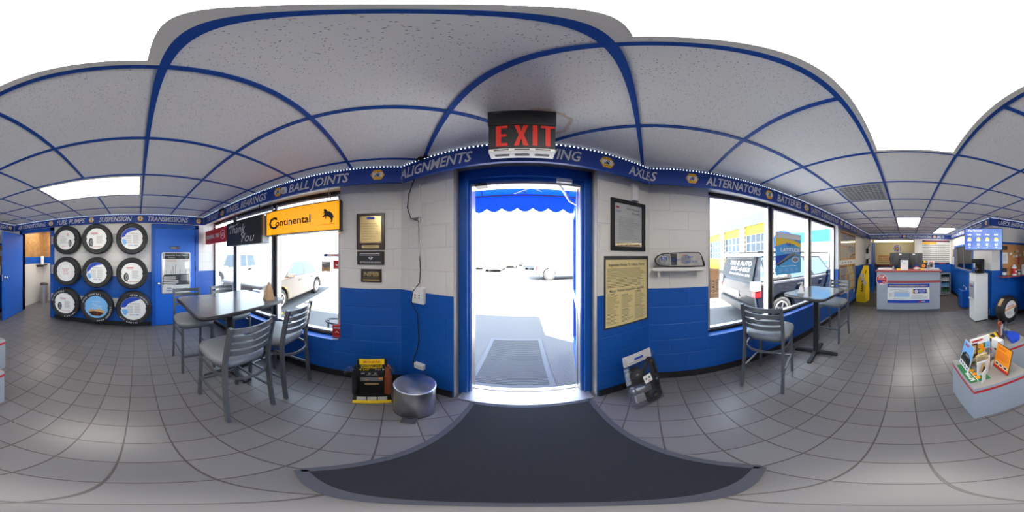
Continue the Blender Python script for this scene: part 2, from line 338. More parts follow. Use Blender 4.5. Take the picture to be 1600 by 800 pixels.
# hall behind the open blue door
b = MB('chipboard').box(-4.7, TX-.1, -3.12, -3.04, 1.49, 2.4); b.m('white paint'); b.box(-4.7, TX-.1, -3.12, -3.04, -.1, 1.28); b.m('blue paint').box(-4.7, TX-.1, -3.12, -3.035, 1.28, 1.49)
structure('wall_outer_left', b, 'hall wall of brown chipboard over a blue band and cream boards')
b = MB('chipboard').box(-4.75, -4.65, -3.1, -1.5, 1.49, 2.4); b.m('white paint').box(-4.75, -4.65, -3.1, -1.5, -.1, 1.28); b.m('blue paint').box(-4.75, -4.645, -3.1, -1.5, 1.28, 1.49)
b.m('white paint').box(-4.75, TX-.1, -1.62, -1.5, -.1, 2.4); structure('wall_outer_back', b)
b = MB('acoustic tile'); b.prism([(-5.1, -8.3), (1.75, -8.3), (1.75, .1), (.15, 1.75), (-5.1, 1.75)], CEIL, 2.5)
structure('ceiling', b, 'white speckled acoustic tile ceiling')
b = MB('grid blue')
for k in range(-9, 4):
    x = .236+.61*k
    if -5 < x < 1.6: b.box(x-.0125, x+.0125, -6.4, 1.6, CEIL-.007, CEIL+.002)
for k in range(-11, 4):
    y = .06+.61*k
    if -6.6 < y < 1.6: b.box(-3.34, 1.64, y-.012, y+.012, CEIL-.0065, CEIL+.002)
structure('trim_1', b, 'blue metal grid of the suspended ceiling')
b = MB('white paint'); b.prism([(-5.2, 1.82), (.2, 1.82), (1.86, .14), (1.86, -8.3), (-5.2, -8.3)], 2.52, 3.65); b.box(-5.2, -5.1, -8.3, 1.82, -.1, 2.52)
structure('roof', b)
# baseboards
b = MB('baseboard'); b.box(TX, .07, LY-.012, LY, 0, .1); structure('baseboard_left', b)
b = MB('baseboard'); b.box(RX-.012, RX, -6.4, 0, 0, .1); structure('baseboard_right', b)
b = MB('baseboard')
for s0, s1 in ((-1.08, -.545), (.585, 1.13)): b.prism([dpt(s0, DD-.012), dpt(s1, DD-.012), dpt(s1, DD), dpt(s0, DD)], 0, .1)
structure('baseboard_front', b)
structure('baseboard_side', MB('baseboard').box(TX, TX+.012, -1.96, .28, 0, .1))
b = MB('baseboard'); b.box(TX+.1, PX+.012, CY, CY+.012, 0, .1); b.box(PX, PX+.012, BY, CY+.012, 0, .1); structure('baseboard_inner', b)
structure('baseboard_rear', MB('baseboard').box(PX, -.4, BY, BY+.012, 0, .1))
# sills
b = MB('blue paint'); b.box(-3.34, -.545, LY-.003, 1.70, .543, .551); structure('trim_2', b, 'blue painted sill under the left window')
b = MB('blue paint'); b.box(RX-.003, 1.74, -3.72, -.615, .573, .581); structure('trim_3', b, 'blue painted sill under the right window')
def window(name, F, x0, x1, y0, y1, mull, label):
    """aluminium shopfront: bronze gasket outside, bright stops inside, one pane per bay"""
    t = bpy.data.objects.new(name, None); COL.objects.link(t); t['kind'] = 'structure'; t['label'] = label; t.matrix_world = F
    f = MB('bronze frame'); a = MB('aluminium')
    f.box(x0, x1, y0, y0+.03, -.05, .04); f.box(x0, x1, y1-.04, y1, -.05, .04); f.box(x0, x0+.03, y0, y1, -.05, .04); f.box(x1-.03, x1, y0, y1, -.05, .04)
    a.box(x0+.03, x1-.03, y0+.03, y0+.055, -.04, .02); a.box(x0+.03, x1-.03, y1-.065, y1-.04, -.04, .02)
    xs = [x0]+mull+[x1]
    for x in mull: f.box(x-.03, x+.03, y0, y1, -.06, .035)
    for i in range(len(xs)-1):
        for x, sg in ((xs[i]+.03, 1), (xs[i+1]-.03, -1)): a.box(min(x, x+sg*.028), max(x, x+sg*.028), y0+.03, y1-.04, -.04, .045)
    f.obj('window_frame', t)['kind'] = 'structure'; a.obj('window_stop', t)['kind'] = 'structure'
    for i in range(len(xs)-1):
        p = MB('window glass'); p.box(xs[i]+.03, xs[i+1]-.03, y0+.03, y1-.04, -.004, .002); p.obj('window_pane', t)['kind'] = 'structure'
window('window_1', frame(0, 1.745, 1, 0), -3.34, -.545, .55, 2.285, [-2.50, -1.527], 'three bay shop window of the wall with the plaques')
window('window_2', frame(1.78, 0, 0, -1), .615, 3.72, .58, 2.29, [1.595, 2.60], 'three bay shop window of the wall with the bulletin boards')
t = bpy.data.objects.new('window_3', None); COL.objects.link(t); t['kind'] = 'structure'; t['label'] = 'service window with a blue frame'; t.matrix_world = FPI
f = MB('blue paint'); f.box(-5.96, -5.9, 1.01, 1.9, -.1, .02); f.box(-4.26, -4.2, 1.01, 1.9, -.1, .02); f.box(-5.96, -4.2, 1.84, 1.9, -.1, .02); f.box(-5.96, -4.2, 1.01, 1.07, -.1, .03); f.obj('window_frame', t)['kind'] = 'structure'
f = MB('old steel'); f.box(-5.9, -5.87, 1.07, 1.84, -.08, 0); f.box(-4.29, -4.26, 1.07, 1.84, -.08, 0); f.box(-5.1, -5.08, 1.07, 1.84, -.08, -.03)
f.box(-5.9, -4.26, 1.07, 1.1, -.08, .0); f.obj('window_stop', t)['kind'] = 'structure'
MB('window glass').box(-5.87, -4.29, 1.1, 1.84, -.06, -.055).obj('window_pane', t)['kind'] = 'structure'
# ---- entry door
t = bpy.data.objects.new('door_1', None); COL.objects.link(t); t['kind'] = 'structure'; t['label'] = 'open glazed entrance door in a blue frame'; t.matrix_world = FDR
f = MB('blue paint'); za, zb, zc = -.10, -.19, -.23
f.box(-.535, -.455, 0, 2.31, zb, za); f.box(.507, .574, 0, 2.31, zb, za); f.box(-.535, .574, 2.205, 2.31, zb, za)
f.box(-.47, -.44, 0, 2.205, zc, za-.03); f.box(.487, .52, 0, 2.205, zc, za-.03); f.box(-.47, .52, 2.175, 2.22, zc, za-.03)
f.obj('door_frame', t, bevel=.004)['kind'] = 'structure'
f = MB('aluminium'); f.box(-.445, -.432, .02, 2.17, zc-.03, -.15); f.box(.482, .492, .02, 2.17, zc-.03, -.15); f.box(-.44, .49, 2.15, 2.176, zc-.03, -.15); f.obj('weather_strip', t)['kind'] = 'structure'
f = MB('old steel'); f.box(-.537, -.53, 0, 2.31, za, -.002); f.box(.569, .576, 0, 2.31, za, -.002); f.box(-.537, .576, 2.304, 2.312, za, 0); f.obj('reveal_plate', t)['kind'] = 'structure'
f = MB('aluminium'); f.box(-.5, .54, -.02, .012, -.25, .012); f.box(-.5, .54, -.02, .02, -.25, -.2); f.obj('threshold', t)['kind'] = 'structure'
LT = Matrix.Translation((.50, 0, -.20)) @ Matrix.Rotation(math.radians(75), 4, 'Y')
f = MB('blue door'); f.T = LT; f.box(0, .1, .05, 2.15, -.022, .022); f.box(.82, .92, .05, 2.15, -.022, .022); f.box(0, .92, .05, .3, -.022, .022); f.box(0, .92, 2.03, 2.15, -.022, .022); f.box(0, .92, .95, 1.05, -.022, .022)
f.obj('door_leaf', t)['kind'] = 'structure'
f = MB('window glass'); f.T = LT; f.box(.1, .82, .3, .95, -.003, .003); f.box(.1, .82, 1.05, 2.03, -.003, .003); f.obj('door_pane', t)['kind'] = 'structure'
f = MB('aluminium')
for y in (.35, 1.1, 1.85): f.cyl((.492, y-.06, -.215), (.492, y+.06, -.215), .012)
for q in f.objs('door_hinge', t): q['kind'] = 'structure'
cl = MB('white plastic'); cl.box(.27, .40, 2.165, 2.205, -.18, -.11); cl.m('aluminium').bar((.30, 2.15, -.15), (.47, 2.10, -.42), .02, .012); cl.bar((.47, 2.10, -.42), (.56, 2.06, -.42), .016, .02); cl.m('dark plastic').box(-.40, -.30, 2.14, 2.165, -.2, -.13)
cl.obj('door_closer', t)['kind'] = 'structure'
# ---------------------------------------------------------------- ceiling lights, vent
def ceiling_light(label, x0, x1, y0, y1):
    t = thing('ceiling_light', label, 'ceiling light', (.5*(x0+x1), .5*(y0+y1), CEIL), 'fluorescent ceiling lights'); a, c = (x1-x0)/2, (y1-y0)/2
    f = MB('white paint')
    for u0, u1, v0, v1 in ((-a+.012, -a+.04, -c+.012, c-.012), (a-.04, a-.012, -c+.012, c-.012), (-a+.04, a-.04, -c+.012, -c+.04), (-a+.04, a-.04, c-.04, c-.012)): f.box(u0, u1, v0, v1, -.012, 0)
    f.obj('frame', t)
    d = MB('lamp lens'); d.box(-a+.04, a-.04, -c+.04, c-.04, -.009, -.002); d.obj('diffuser', t)
def led_mat():
    m, nt, b, N, L = nodes('led dots'); tc = N('ShaderNodeTexCoord'); sp = N('ShaderNodeSeparateXYZ'); L(tc.outputs['Object'], sp.inputs[0])
    on = math_node(N, L, 'LESS_THAN', math_node(N, L, 'FRACT', math_node(N, L, 'DIVIDE', sp.outputs[0], .03)), .33)
    L(mixc(N, L, on, lin((60, 80, 130)), lin((225, 235, 255))), b.inputs['Base Color']); b.inputs['Emission Color'].default_value = (.8, .88, 1, 1); L(math_node(N, L, 'MULTIPLY', on, 1.8), b.inputs['Emission Strength'])
led_mat()
def lens_mat():
    m, nt, b, N, L = nodes('lamp lens'); g = N('ShaderNodeNewGeometry'); sp = N('ShaderNodeSeparateXYZ'); L(g.outputs['Position'], sp.inputs[0])
    # two tubes behind a prismatic lens, with the paler metal spine between them
    tc = N('ShaderNodeTexCoord'); s2 = N('ShaderNodeSeparateXYZ'); L(tc.outputs['Object'], s2.inputs[0])
    spine = math_node(N, L, 'LESS_THAN', math_node(N, L, 'ABSOLUTE', s2.outputs[0]), .035)
    rim = math_node(N, L, 'GREATER_THAN', math_node(N, L, 'ABSOLUTE', s2.outputs[0]), .235)
    k = math_node(N, L, 'SUBTRACT', 1., math_node(N, L, 'MULTIPLY', math_node(N, L, 'MAXIMUM', spine, rim), .72))
    b.inputs['Base Color'].default_value = (.85, .84, .8, 1); b.inputs['Roughness'].default_value = .3
    b.inputs['Emission Color'].default_value = (1, .95, .86, 1); L(math_node(N, L, 'MULTIPLY', k, LIGHT_PANEL), b.inputs['Emission Strength'])
lens_mat()
gx = lambda k: .236+.61*k
gy = lambda k: .06+.61*k
ceiling_light('large fluorescent ceiling panel right above the entrance mat', gx(-1), gx(0), gy(-2), gy(0))
ceiling_light('fluorescent ceiling panel near the wall of mounted tires', gx(-4), gx(-3), gy(-2), gy(0))
ceiling_light('fluorescent ceiling panel in front of the service counter', gx(-1), gx(0), gy(-8), gy(-6))
ceiling_light('fluorescent ceiling panel beside the fascia of the column by the drinks fridge', gx(-3), gx(-2), gy(-10), gy(-8))
ceiling_light('fluorescent ceiling panel in the hall behind the open blue door', -4.35, -3.74, -2.9, -1.75)
t = thing('ceiling_vent', 'square grey perforated air vent in the ceiling', 'vent', (.5*(gx(0)+gx(1)), .5*(gy(-4)+gy(-3)), CEIL))
b = MB('rail grey'); b.box(-.29, .29, -.29, .29, -.006, 0); b.obj('frame', t)
b = MB('grey')
for i in range(9):
    for j in range(9): b.box(-.25+i*.0575, -.205+i*.0575, -.25+j*.0575, -.205+j*.0575, -.008, -.005)
b.obj('grille', t)
# ---------------------------------------------------------------- fascia signs round the room
def badge(t, x, y, z=.012):
    b = MB('badge yellow'); R = .062
    b.prism([(x+R*math.cos(math.radians(60*k)), y+R*math.sin(math.radians(60*k))) for k in range(6)], z, z+.002)
    b.m('badge white').rect(x-.044, x+.044, y-.024, y+.024, z+.002); b.m('navy').text('&', x, y, .042, z+.0035, w=.052, shear=.35, bold=.012)
    b.obj('badge', t)
def fascia(label, F, x0, x1, items, badges, h=.102):
    t = thing('fascia_sign', label, 'fascia sign', F, 'blue fascia boards under the ceiling')
    y0, y1 = 2.205, CEIL-.003; yc = y0+.085
    MB('fascia blue').box(x0, x1, y0, y1, -.012, .012).obj('board', t)
    for s, a, c in items: MB('letter silver').text(s, (a+c)/2, yc, h, .012, w=abs(c-a), shear=.28, bold=.02, d=.003).obj('lettering', t)
    for x in badges: badge(t, x, yc+.002)
    MB('led dots').box(x0+.005, x1-.005, y1-.014, y1-.005, .012, .016).obj('light_strip', t)
FX = lambda D, c: (lambda p: D*tand((p-c)*.225))
q = FX(1.425, 615); F = frame(0, 1.425, 1, 0)
fascia('blue fascia sign reading wheel bearings and ball joints above the left window', F, -3.30, .071, [('TIE RODS', q(325), q(342)), ('WHEEL BEARINGS', q(355), q(418)), ('BALL JOINTS', q(452), q(546))], [q(348), q(435), q(590)])
q = FX(1.05, 817); F = frame(NX*1.05, NY*1.05, .7006, -.7136)
fascia('blue fascia sign reading alignments, towing and axles above the entrance door', F, -.951, 1.018, [('ALIGNMENTS', q(626), q(739)), ('TOWING', q(815), q(907)), ('AXLE', q(980), q(1014.3))], [q(778), q(947)])
q = FX(1.46, 1015); F = frame(1.46, 0, 0, -1)
fascia('blue fascia sign reading alternators and batteries above the right window', F, .002, 6.40, [('S', q(1015.8), q(1026.5)), ('ALTERNATORS', q(1102), q(1188)), ('BATTERIES', q(1213), q(1251)), ('SAFETY & EMISSIONS INSP', q(1266), q(1309)), ('BRAKES', q(1318), q(1327)), ('TUNE UPS', q(1332.5), q(1337)), ('HEATING & COOLING', q(1340.5), q(1352))], [q(1081), q(1201), q(1259), q(1314), q(1330), q(1339)])
q = FX(3.31, 215); F = frame(-3.31, 0, 0, 1)
fascia('blue fascia sign reading fuel pumps and suspension above the mounted tires', F, -3.10, 1.41, [('AIR CONDITIONING', q(29), q(72)), ('FUEL PUMPS', q(89), q(133)), ('SUSPENSION', q(155), q(206)), ('TRANSMISSIONS', q(231), q(294))], [q(80), q(143), q(219), q(310)])
q = FX(6.4, 1415); F = frame(0, -6.4, -1, 0)
fascia('blue fascia sign reading easy-pay financing over the service counter', F, -1.45, 1.78, [('2 YEAR/24,000 MILE WARRANTY', q(1354.5), q(1409)), ('EASY-PAY FINANCING', q(1417), q(1455.5)), ('BELTS', q(1464), q(1475.5))], [q(1413), q(1460)])
F = frame(-1.79, 0, 0, 1); q = lambda p: -1.79/tand((p-1415)*.225)
fascia('blue fascia sign running from the rear corner to the column with the television', F, -6.38, -3.15, [('HOSES', -6.2, -5.82), ('FUEL SERVICE', -5.6, -4.75), ('MODULES', -4.22, -3.52)], [-5.72, q(1517), q(1541.5)])
q = FX(3.13, 1415); F = frame(0, -3.13, -1, 0)
fascia('blue fascia sign reading check engine light above the cork board', F, 1.80, 3.29, [('CHECK ENGINE LIGHT', q(1559), q(1612))], [q(1615.5)])
# small black camera and bracket on the fascia boards, sensors
def spot(label, M4):
    t = thing('security_camera', label, 'camera', M4)
    MB('black plastic').box(-.015, .015, -.02, .02, 0, .02).obj('mount', t)
    MB('black plastic').cyl((0, -.01, .02), (0, -.05, .08), .02, .024, 12).obj('housing', t)
spot('small black camera mounted on the fascia by the wheel bearings lettering', at(frame(0, 1.425, 1, 0), 1.425*tand((350-615)*.225), 2.36, .012))
spot('small black camera mounted on the fascia by the check engine light lettering', at(frame(0, -3.13, -1, 0), 2.0, 2.36, .012))
t = thing('cable_bundle', 'small black cable bundle at the top of the fascia above the junction box', 'cable bundle', at(frame(NX*1.05, NY*1.05, .7006, -.7136), 1.05*tand((661-817)*.225), 2.375, .014)); b = MB('black rubber'); b.tube([(-.05, 0, .01), (-.02, .008, .02), (.02, .004, .018), (.06, .012, .01)], .011, 8); b.obj('cable', t); MB('black plastic').box(-.012, .012, -.012, .016, 0, .032).obj('clip', t)
t = thing('motion_sensor', 'white rectangular sensor on the fascia beside the ball joints lettering', 'sensor', at(frame(0, 1.425, 1, 0), 1.425*tand((446-615)*.225), 2.29, .012))
MB('white plastic').box(-.028, .028, -.05, .03, 0, .03).obj('housing', t, bevel=.005); MB('grey plastic').box(-.02, .02, -.045, -.01, .03, .034).obj('lens', t)
# ---------------------------------------------------------------- exit sign
t = thing('exit_sign', 'black exit sign with red letters hanging from the ceiling by the door', 'exit sign', at(FDR, -.005, CEIL, DD-.70))
b = MB('sign black'); b.box(-.15, .15, -.135, 0, -.065, 0); b.box(-.147, .147, -.325, -.137, -.06, -.003); b.obj('housing', t, bevel=.003)
b = MB('exit red'); E0 = [[(0,0),(.05,0),(.05,.021),(.022,.021),(.022,.07),(.045,.07),(.045,.09),(.022,.09),(.022,.139),(.05,.139),(.05,.16),(0,.16)], [(0,0),(.021,0),(.031,.055),(.041,0),(.063,0),(.043,.082),(.061,.16),(.041,.16),(.032,.11),(.023,.16),(.002,.16),(.021,.082)], [(0,0),(.021,0),(.021,.16),(0,.16)], [(.02,0),(.041,0),(.041,.14),(.06,.14),(.06,.16),(0,.16),(0,.14),(.02,.14)]]
for i, pl in enumerate(E0): b.prism([(x+(-.113, -.035, .046, .082)[i], y-.309) for x, y in pl], -.003, .0)
b.obj('letters', t)
b = MB('white plastic'); b.box(-.147, .147, -.345, -.325, -.068, .0); b.obj('lamp_bar', t, bevel=.003)
b = MB('slot dark')
for x in (-.09, 0, .09): b.box(x-.033, x+.033, -.347, -.343, -.045, -.03); b.box(x-.033, x+.033, -.339, -.332, -.0005, .001)
b.box(.05, .083, -.062, -.05, 0, .001); b.m('grey').box(-.13, -.09, -.02, -.014, 0, .001); b.objs('vent_slot', t)
# ---------------------------------------------------------------- tires on the side wall
for i, (y0, y1) in enumerate(((1.80, 1.985), (1.105, 1.315), (.44, .635))):
    t = thing('tire_rail', ('top grey rail across the white part of the tire wall', 'middle grey rail across the tire wall', 'lowest grey rail across the blue part of the tire wall')[i], 'wall rail', at(FTY, -.85, y0), 'rails the tires hang from')
    MB('rail grey').box(-1.1, .87, 0, y1-y0, 0, .018).obj('plank', t)
    h = MB('old steel')
    for x in (-.67, .02, .71): h.cyl((x, .1, .018), (x, .1, .16), .012, n=8)
    h.objs('hook', t)
def tire(label, M4, R=.31, W=.21, style=0, letters=None, group='tires mounted on the blue and white wall'):
    t = thing('tire', label, 'tire', M4 @ Matrix.Translation((0, 0, .022)), group); ri = R-.098
    b = MB('black rubber'); k = W
    pr = [(ri, .02), (ri+.012, .006), (ri+.05, 0), (R-.02, .012), (R-.004, .035)]
    for g in (.3, .5, .7): pr += [(R, k*g-.022), (R, k*g-.007), (R-.009, k*g-.005), (R-.009, k*g+.005), (R, k*g+.007), (R, k*g+.022)]
    pr += [(R-.004, k-.035), (R-.014, k-.014), (R-.03, k-.006), (R-.033, k-.009), (R-.06, k), (ri+.02, k-.003), (ri+.006, k-.012), (ri, k-.026)]
    b.rings([[(r*math.cos(2*PI*i/48), r*math.sin(2*PI*i/48), z) for i in range(48)] for r, z in pr], False, True, True)
    for i in range(64):
        a = 2*PI*i/64; b.T = Matrix.Rotation(a, 4, 'Z'); b.box(R-.006, R-.001, -.003, .003, k-.05, k-.02)
    b.T = Matrix(); b.obj('rubber', t)
    z = k-.03; r = ri+.002
    d = MB('light blue' if style == 2 else 'paper'); d.lathe([(r, z-.012), (r, z)], 40); o = d.obj('insert', t)
    for sx in (-1, 1): pass
    p = MB('ink grey'); z += .001
    if style == 0:   # page with a small red headline and a wheel
        p.m('ink red').rect(-.11, .03, .105, .12, z); p.m('ink').text('WARRANTY PLUS', -.04, .083, .014, z, maxw=.13); p.m('ink grey').lines(.0, .14, .06, -.10, 9, z, .35, .3, 3); p.m('black rubber').disc(-.11, -.07, .05, z, .085); p.m('grey').disc(-.10, -.07, .034, z+.001, .065); p.m('ink').disc(-.10, -.07, .01, z+.002, .02)
        p.m('ink red').rect(-.10, .12, -.165, -.158, z)
    elif style == 1:  # three-diamond mark, wheel bottom right, red edge
        p.m('ink red')
        for a in (90, 210, 330):
            p.T = Matrix.Translation((.055, .11, 0)) @ Matrix.Rotation(math.radians(a), 4, 'Z'); p.prism([(0, 0), (.017, .01), (.034, 0), (.017, -.01)], z, z+.001)
        p.T = Matrix(); p.m('ink').text('EXTENDED PLAN', -.06, .07, .016, z, maxw=.11); p.text('MITSUBISHI', .055, .075, .012, z, maxw=.08); p.m('ink grey').lines(-.13, .06, .04, -.08, 7, z, .3, .25, 5); p.m('black rubber').disc(.10, -.075, .038, z, .075); p.m('grey').disc(.09, -.075, .026, z+.001, .06); p.m('ink red').rect(-.12, .02, -.135, -.128, z)
    elif style == 3:  # red lettered disc
        p.m('ink red').arc_text('FREE ROTATIONS WITH A TIRE PURCHASE', 0, 0, .16, .016, z, 90, 300, bold=.01)
        for i, s in enumerate(('NO CHARGE', 'REPAIRS', 'ON ALL OF', 'OUR TIRES')): p.text(s, 0, .055-.036*i, .02, z, bold=.01)
    elif style == 4:  # blue arch and blue foot line
        p.m('ink blue').prism([(r*.97*math.cos(math.radians(a)), r*.97*math.sin(math.radians(a))) for a in range(55, 185, 10)]+[(-.15, .03), (-.10, .10), (0, .15)], z, z+.001); p.m('light blue').prism([(r*.9*math.cos(math.radians(a)), r*.9*math.sin(math.radians(a))) for a in range(185, 235, 10)]+[(-.10, -.08), (-.13, -.01)], z, z+.001); p.m('ink').text('EXTENSA A/S', .02, .10, .022, z, maxw=.2); p.m('ink grey').lines(-.12, .0, .07, -.10, 9, z, .3, .2, 7); p.lines(.015, .14, .07, -.10, 9, z, .3, .2, 8); p.m('ink blue').text('TOYO TIRES', .02, -.135, .024, z, w=.18, bold=.02)
    elif style == 2:  # sky and brown hills
        p.m('tan').prism([(-.18, -.10), (-.10, -.045), (-.03, -.06), (.05, -.03), (.12, -.06), (.19, -.08), (.13, -.16), (0, -.208), (-.13, -.16)], z, z+.001); p.m('walnut').prism([(-.16, -.12), (-.06, -.09), (.06, -.10), (.16, -.12), (.08, -.19), (-.08, -.19)], z+.001, z+.002); p.m('paper').text('BUILT FOR', -.04, .06, .016, z, maxw=.2); p.text('YOUR LIFE', .03, .025, .026, z, w=.16); p.text('ON & OFF-ROAD', .02, -.02, .026, z, w=.21); p.text('WEATHERPROOF', 0, .115, .018, z, w=.17); p.m('red').rect(.0, .04, -.15, -.12, z+.002)
    p.obj('print', o)
    b = MB('black plastic')
    for sx in (-1, 1): b.box(sx*r-.016, sx*r+.016, -.022, .022, k-.045, k-.022)
    b.objs('clip', t)
    if letters:
        b = MB('letter silver'); b2 = MB('letter silver'); b.arc_text(letters[0], 0, 0, ri+.042, .032, k-.0005, letters[2], letters[3], bold=.02); b2.arc_text(letters[1], 0, 0, ri+.052, .032, k-.0005, letters[4], letters[5], True, bold=.02); b.obj('sidewall_lettering', t); b2.obj('sidewall_lettering', t)
    return t
CX = [3.14*tand((p-215)*.225) for p in (102.5, 150.5, 206)]
tire('mounted tire with a small three-diamond mark on its insert, top row by the open door', at(FTY, CX[0], 1.865), style=1)
tire('mounted tire with a wheel pictured on its white insert, middle of the top row', at(FTY, CX[1], 1.865), style=0)
tire('mounted tire with a blue arch on its insert, top row by the closed blue door', at(FTY, CX[2], 1.86), style=4)
tire('mounted tire with only red lettering around its white insert, middle row', at(FTY, CX[0], 1.19), style=3)
tire('mounted tire with a blue arch on its insert, in the center of the nine', at(FTY, CX[1], 1.185), style=4)
tire('mounted tire with a wheel pictured on its insert, middle row by the closed blue door', at(FTY, CX[2], 1.18), style=0)
tire('large tire with a wheel pictured on its insert, lowest row by the open blue door', at(FTY, CX[0]-.02, .485), .335, .225, 0, ('WILDCOUNTRY', 'RADIAL', 130, 85, 300, 60))
tire('large tire with brown hills under a blue sky on its insert', at(FTY, CX[1], .475), .34, .225, 2, ('OPEN COUNTRY', 'OPEN COUNTRY', 115, 95, 320, 95))
tire('large tire with a blue arch on its insert, lowest row by the closed blue door', at(FTY, CX[2]+.03, .475), .345, .225, 4, ('OPEN COUNTRY', 'A/T RADIAL', 60, 85, 250, 75))
# ---------------------------------------------------------------- closed blue door, its poster and plate
t = thing('interior_door', 'closed blue door with a round knob beside the mounted tires', 'door', at(FTY, .80, 0))
b = MB('blue paint'); b.box(-.52, -.44, 0, 2.19, 0, .03); b.box(.42, .5, 0, 2.19, 0, .03); b.box(-.52, .5, 2.10, 2.19, 0, .03); b.obj('door_frame', t, bevel=.003)
MB('blue door').box(-.437, .417, .012, 2.095, .002, .018).obj('door_leaf', t)
b = MB('chrome'); b.lathe([(.032, 0), (.032, .006), (.012, .01), (.011, .035), (.026, .045), (.03, .06), (.022, .072), (0, .075)], 20); b.obj('knob', t, Matrix.Translation((-.375, .955, .018)))
b = MB('black plastic')
for y in (.35, 1.25, 1.85): b.cyl((.43, y-.05, .022), (.43, y+.05, .022), .012, n=8)
b.objs('hinge', t)
t = thing('door_plate', 'small dark name plate on the closed blue door above the poster', 'sign', at(FTY, .77, 1.69, .018))
MB('walnut').box(-.10, .10, -.028, .028, 0, .006).obj('plate', t); MB('chrome').box(-.09, .03, -.018, .018, .006, .008).m('badge white').text('OPEN', .065, 0, .016, .006, maxw=.05).obj('nameplate', t)
t = thing('poster', 'framed black and white poster on the closed blue door', 'poster', at(FTY, .80, 1.16, .018)); a, c = .31, .435
b = MB('aluminium'); b.box(-a, a, -c, -c+.018, 0, .012); b.box(-a, a, c-.018, c, 0, .012); b.box(-a, -a+.018, -c, c, 0, .012); b.box(a-.018, a, -c, c, 0, .012); b.obj('frame', t)
p = MB('paper').rect(-a+.018, a-.018, -c+.018, c-.018, 0, .004); z = .005
p.m('black').rect(-.29, .29, .30, .415, z); p.m('paper').text('Nationwide Road Hazard', 0, .38, .036, z+.001, w=.5, bold=.01); p.text('Protection', -.1, .33, .024, z+.001, maxw=.3); p.m('ink red').text('ROADSIDE HELP', -.1, .26, .026, z, w=.2, bold=.01); p.text('24 HOURS', .19, .26, .02, z); p.m('ink').prism([(-.25, -.02), (.28, -.02), (.28, -.18), (-.28, -.18), (-.28, -.06)], z, z+.001)
for i, (x, h) in enumerate(((-.2, .07), (-.11, .08), (-.02, .20), (-.06, .16), (.08, .10), (.2, .09))): p.m('ink').bar((x, -.02, z), (x+.012*(i % 3-1), -.02+h, z), .008, .001)
p.m('grey').rect(.1, .28, -.04, -.16, z+.001); p.m('paper').lines(-.27, .05, -.06, -.25, 5, z+.0015, .4, .2, 2); p.m('ink').rect(-.29, .29, -.18, -.25, z)
p.m('ink blue').text('Auto', -.15, -.31, .032, z, shear=.3, bold=.02); p.text('Value', -.15, -.36, .036, z, shear=.3, bold=.02); p.m('ink').text('TIRE & AUTO', .12, -.345, .042, z, w=.27, bold=.02)
p.obj('print', t); MB('acrylic').box(-a+.018, a-.018, -c+.018, c-.018, .008, .0095).obj('glazing', t)
# ---------------------------------------------------------------- open blue door to the hall
t = thing('hall_door', 'blue door standing open beside the hall doorway', 'door', Matrix.Translation((-3.33, -2.86, 0)) @ Matrix.Rotation(math.radians(12), 4, 'Z'))
MB('blue door').box(0, .90, -.02, .02, .012, 2.08).obj('door_leaf', t)
b = MB('chrome'); b.lathe([(.03, 0), (.03, .006), (.011, .01), (.011, .04), (.026, .048), (.028, .06), (0, .07)], 16); b.obj('knob', t, Matrix.Translation((.83, .02, 1.03)) @ Matrix.Rotation(-PI/2, 4, 'X'))
b = MB('aluminium').box(.895, .902, -.012, .012, .95, 1.1); b.obj('latch_plate', t)
t = bpy.data.objects.new('door_2', None); COL.objects.link(t); t['kind'] = 'structure'; t['label'] = 'blue frame of the hall doorway'; t.matrix_world = FTY
b = MB('blue paint'); b.box(-2.94, -2.86, 0, 2.2, -.12, .015); b.box(-1.98, -1.87, 0, 2.2, -.12, .015); b.box(-2.94, -1.87, 2.12, 2.2, -.12, .015); b.obj('door_frame', t)['kind'] = 'structure'
t = thing('hall_shelf', 'small black corner shelf on the hall wall', 'shelf', (-4.42, -2.93, 1.22)); MB('black plastic').box(-.22, .2, -.11, .06, 0, .02).obj('board', t); MB('black plastic').box(-.2, .18, -.11, -.10, -.06, 0).obj('bracket', t)
t = thing('paper_towel_roll', 'white paper towel roll standing on the black hall shelf', 'paper towel', (-4.42, -2.93, 1.241)); MB('paper').lathe([(.055, 0), (.055, .28)], 24).obj('roll', t); MB('kraft').lathe([(.02, .28), (.02, .282)], 16).obj('core', t)
t = thing('hall_bin', 'tall cylindrical steel bin at the end of the hall', 'bin', (-4.35, -2.82, 0)); MB('brushed steel').lathe([(.125, 0), (.125, .6)], 28).obj('body', t); MB('dark plastic').lathe([(.128, .6), (.128, .63), (.1, .66), (0, .67)], 28).obj('lid', t)
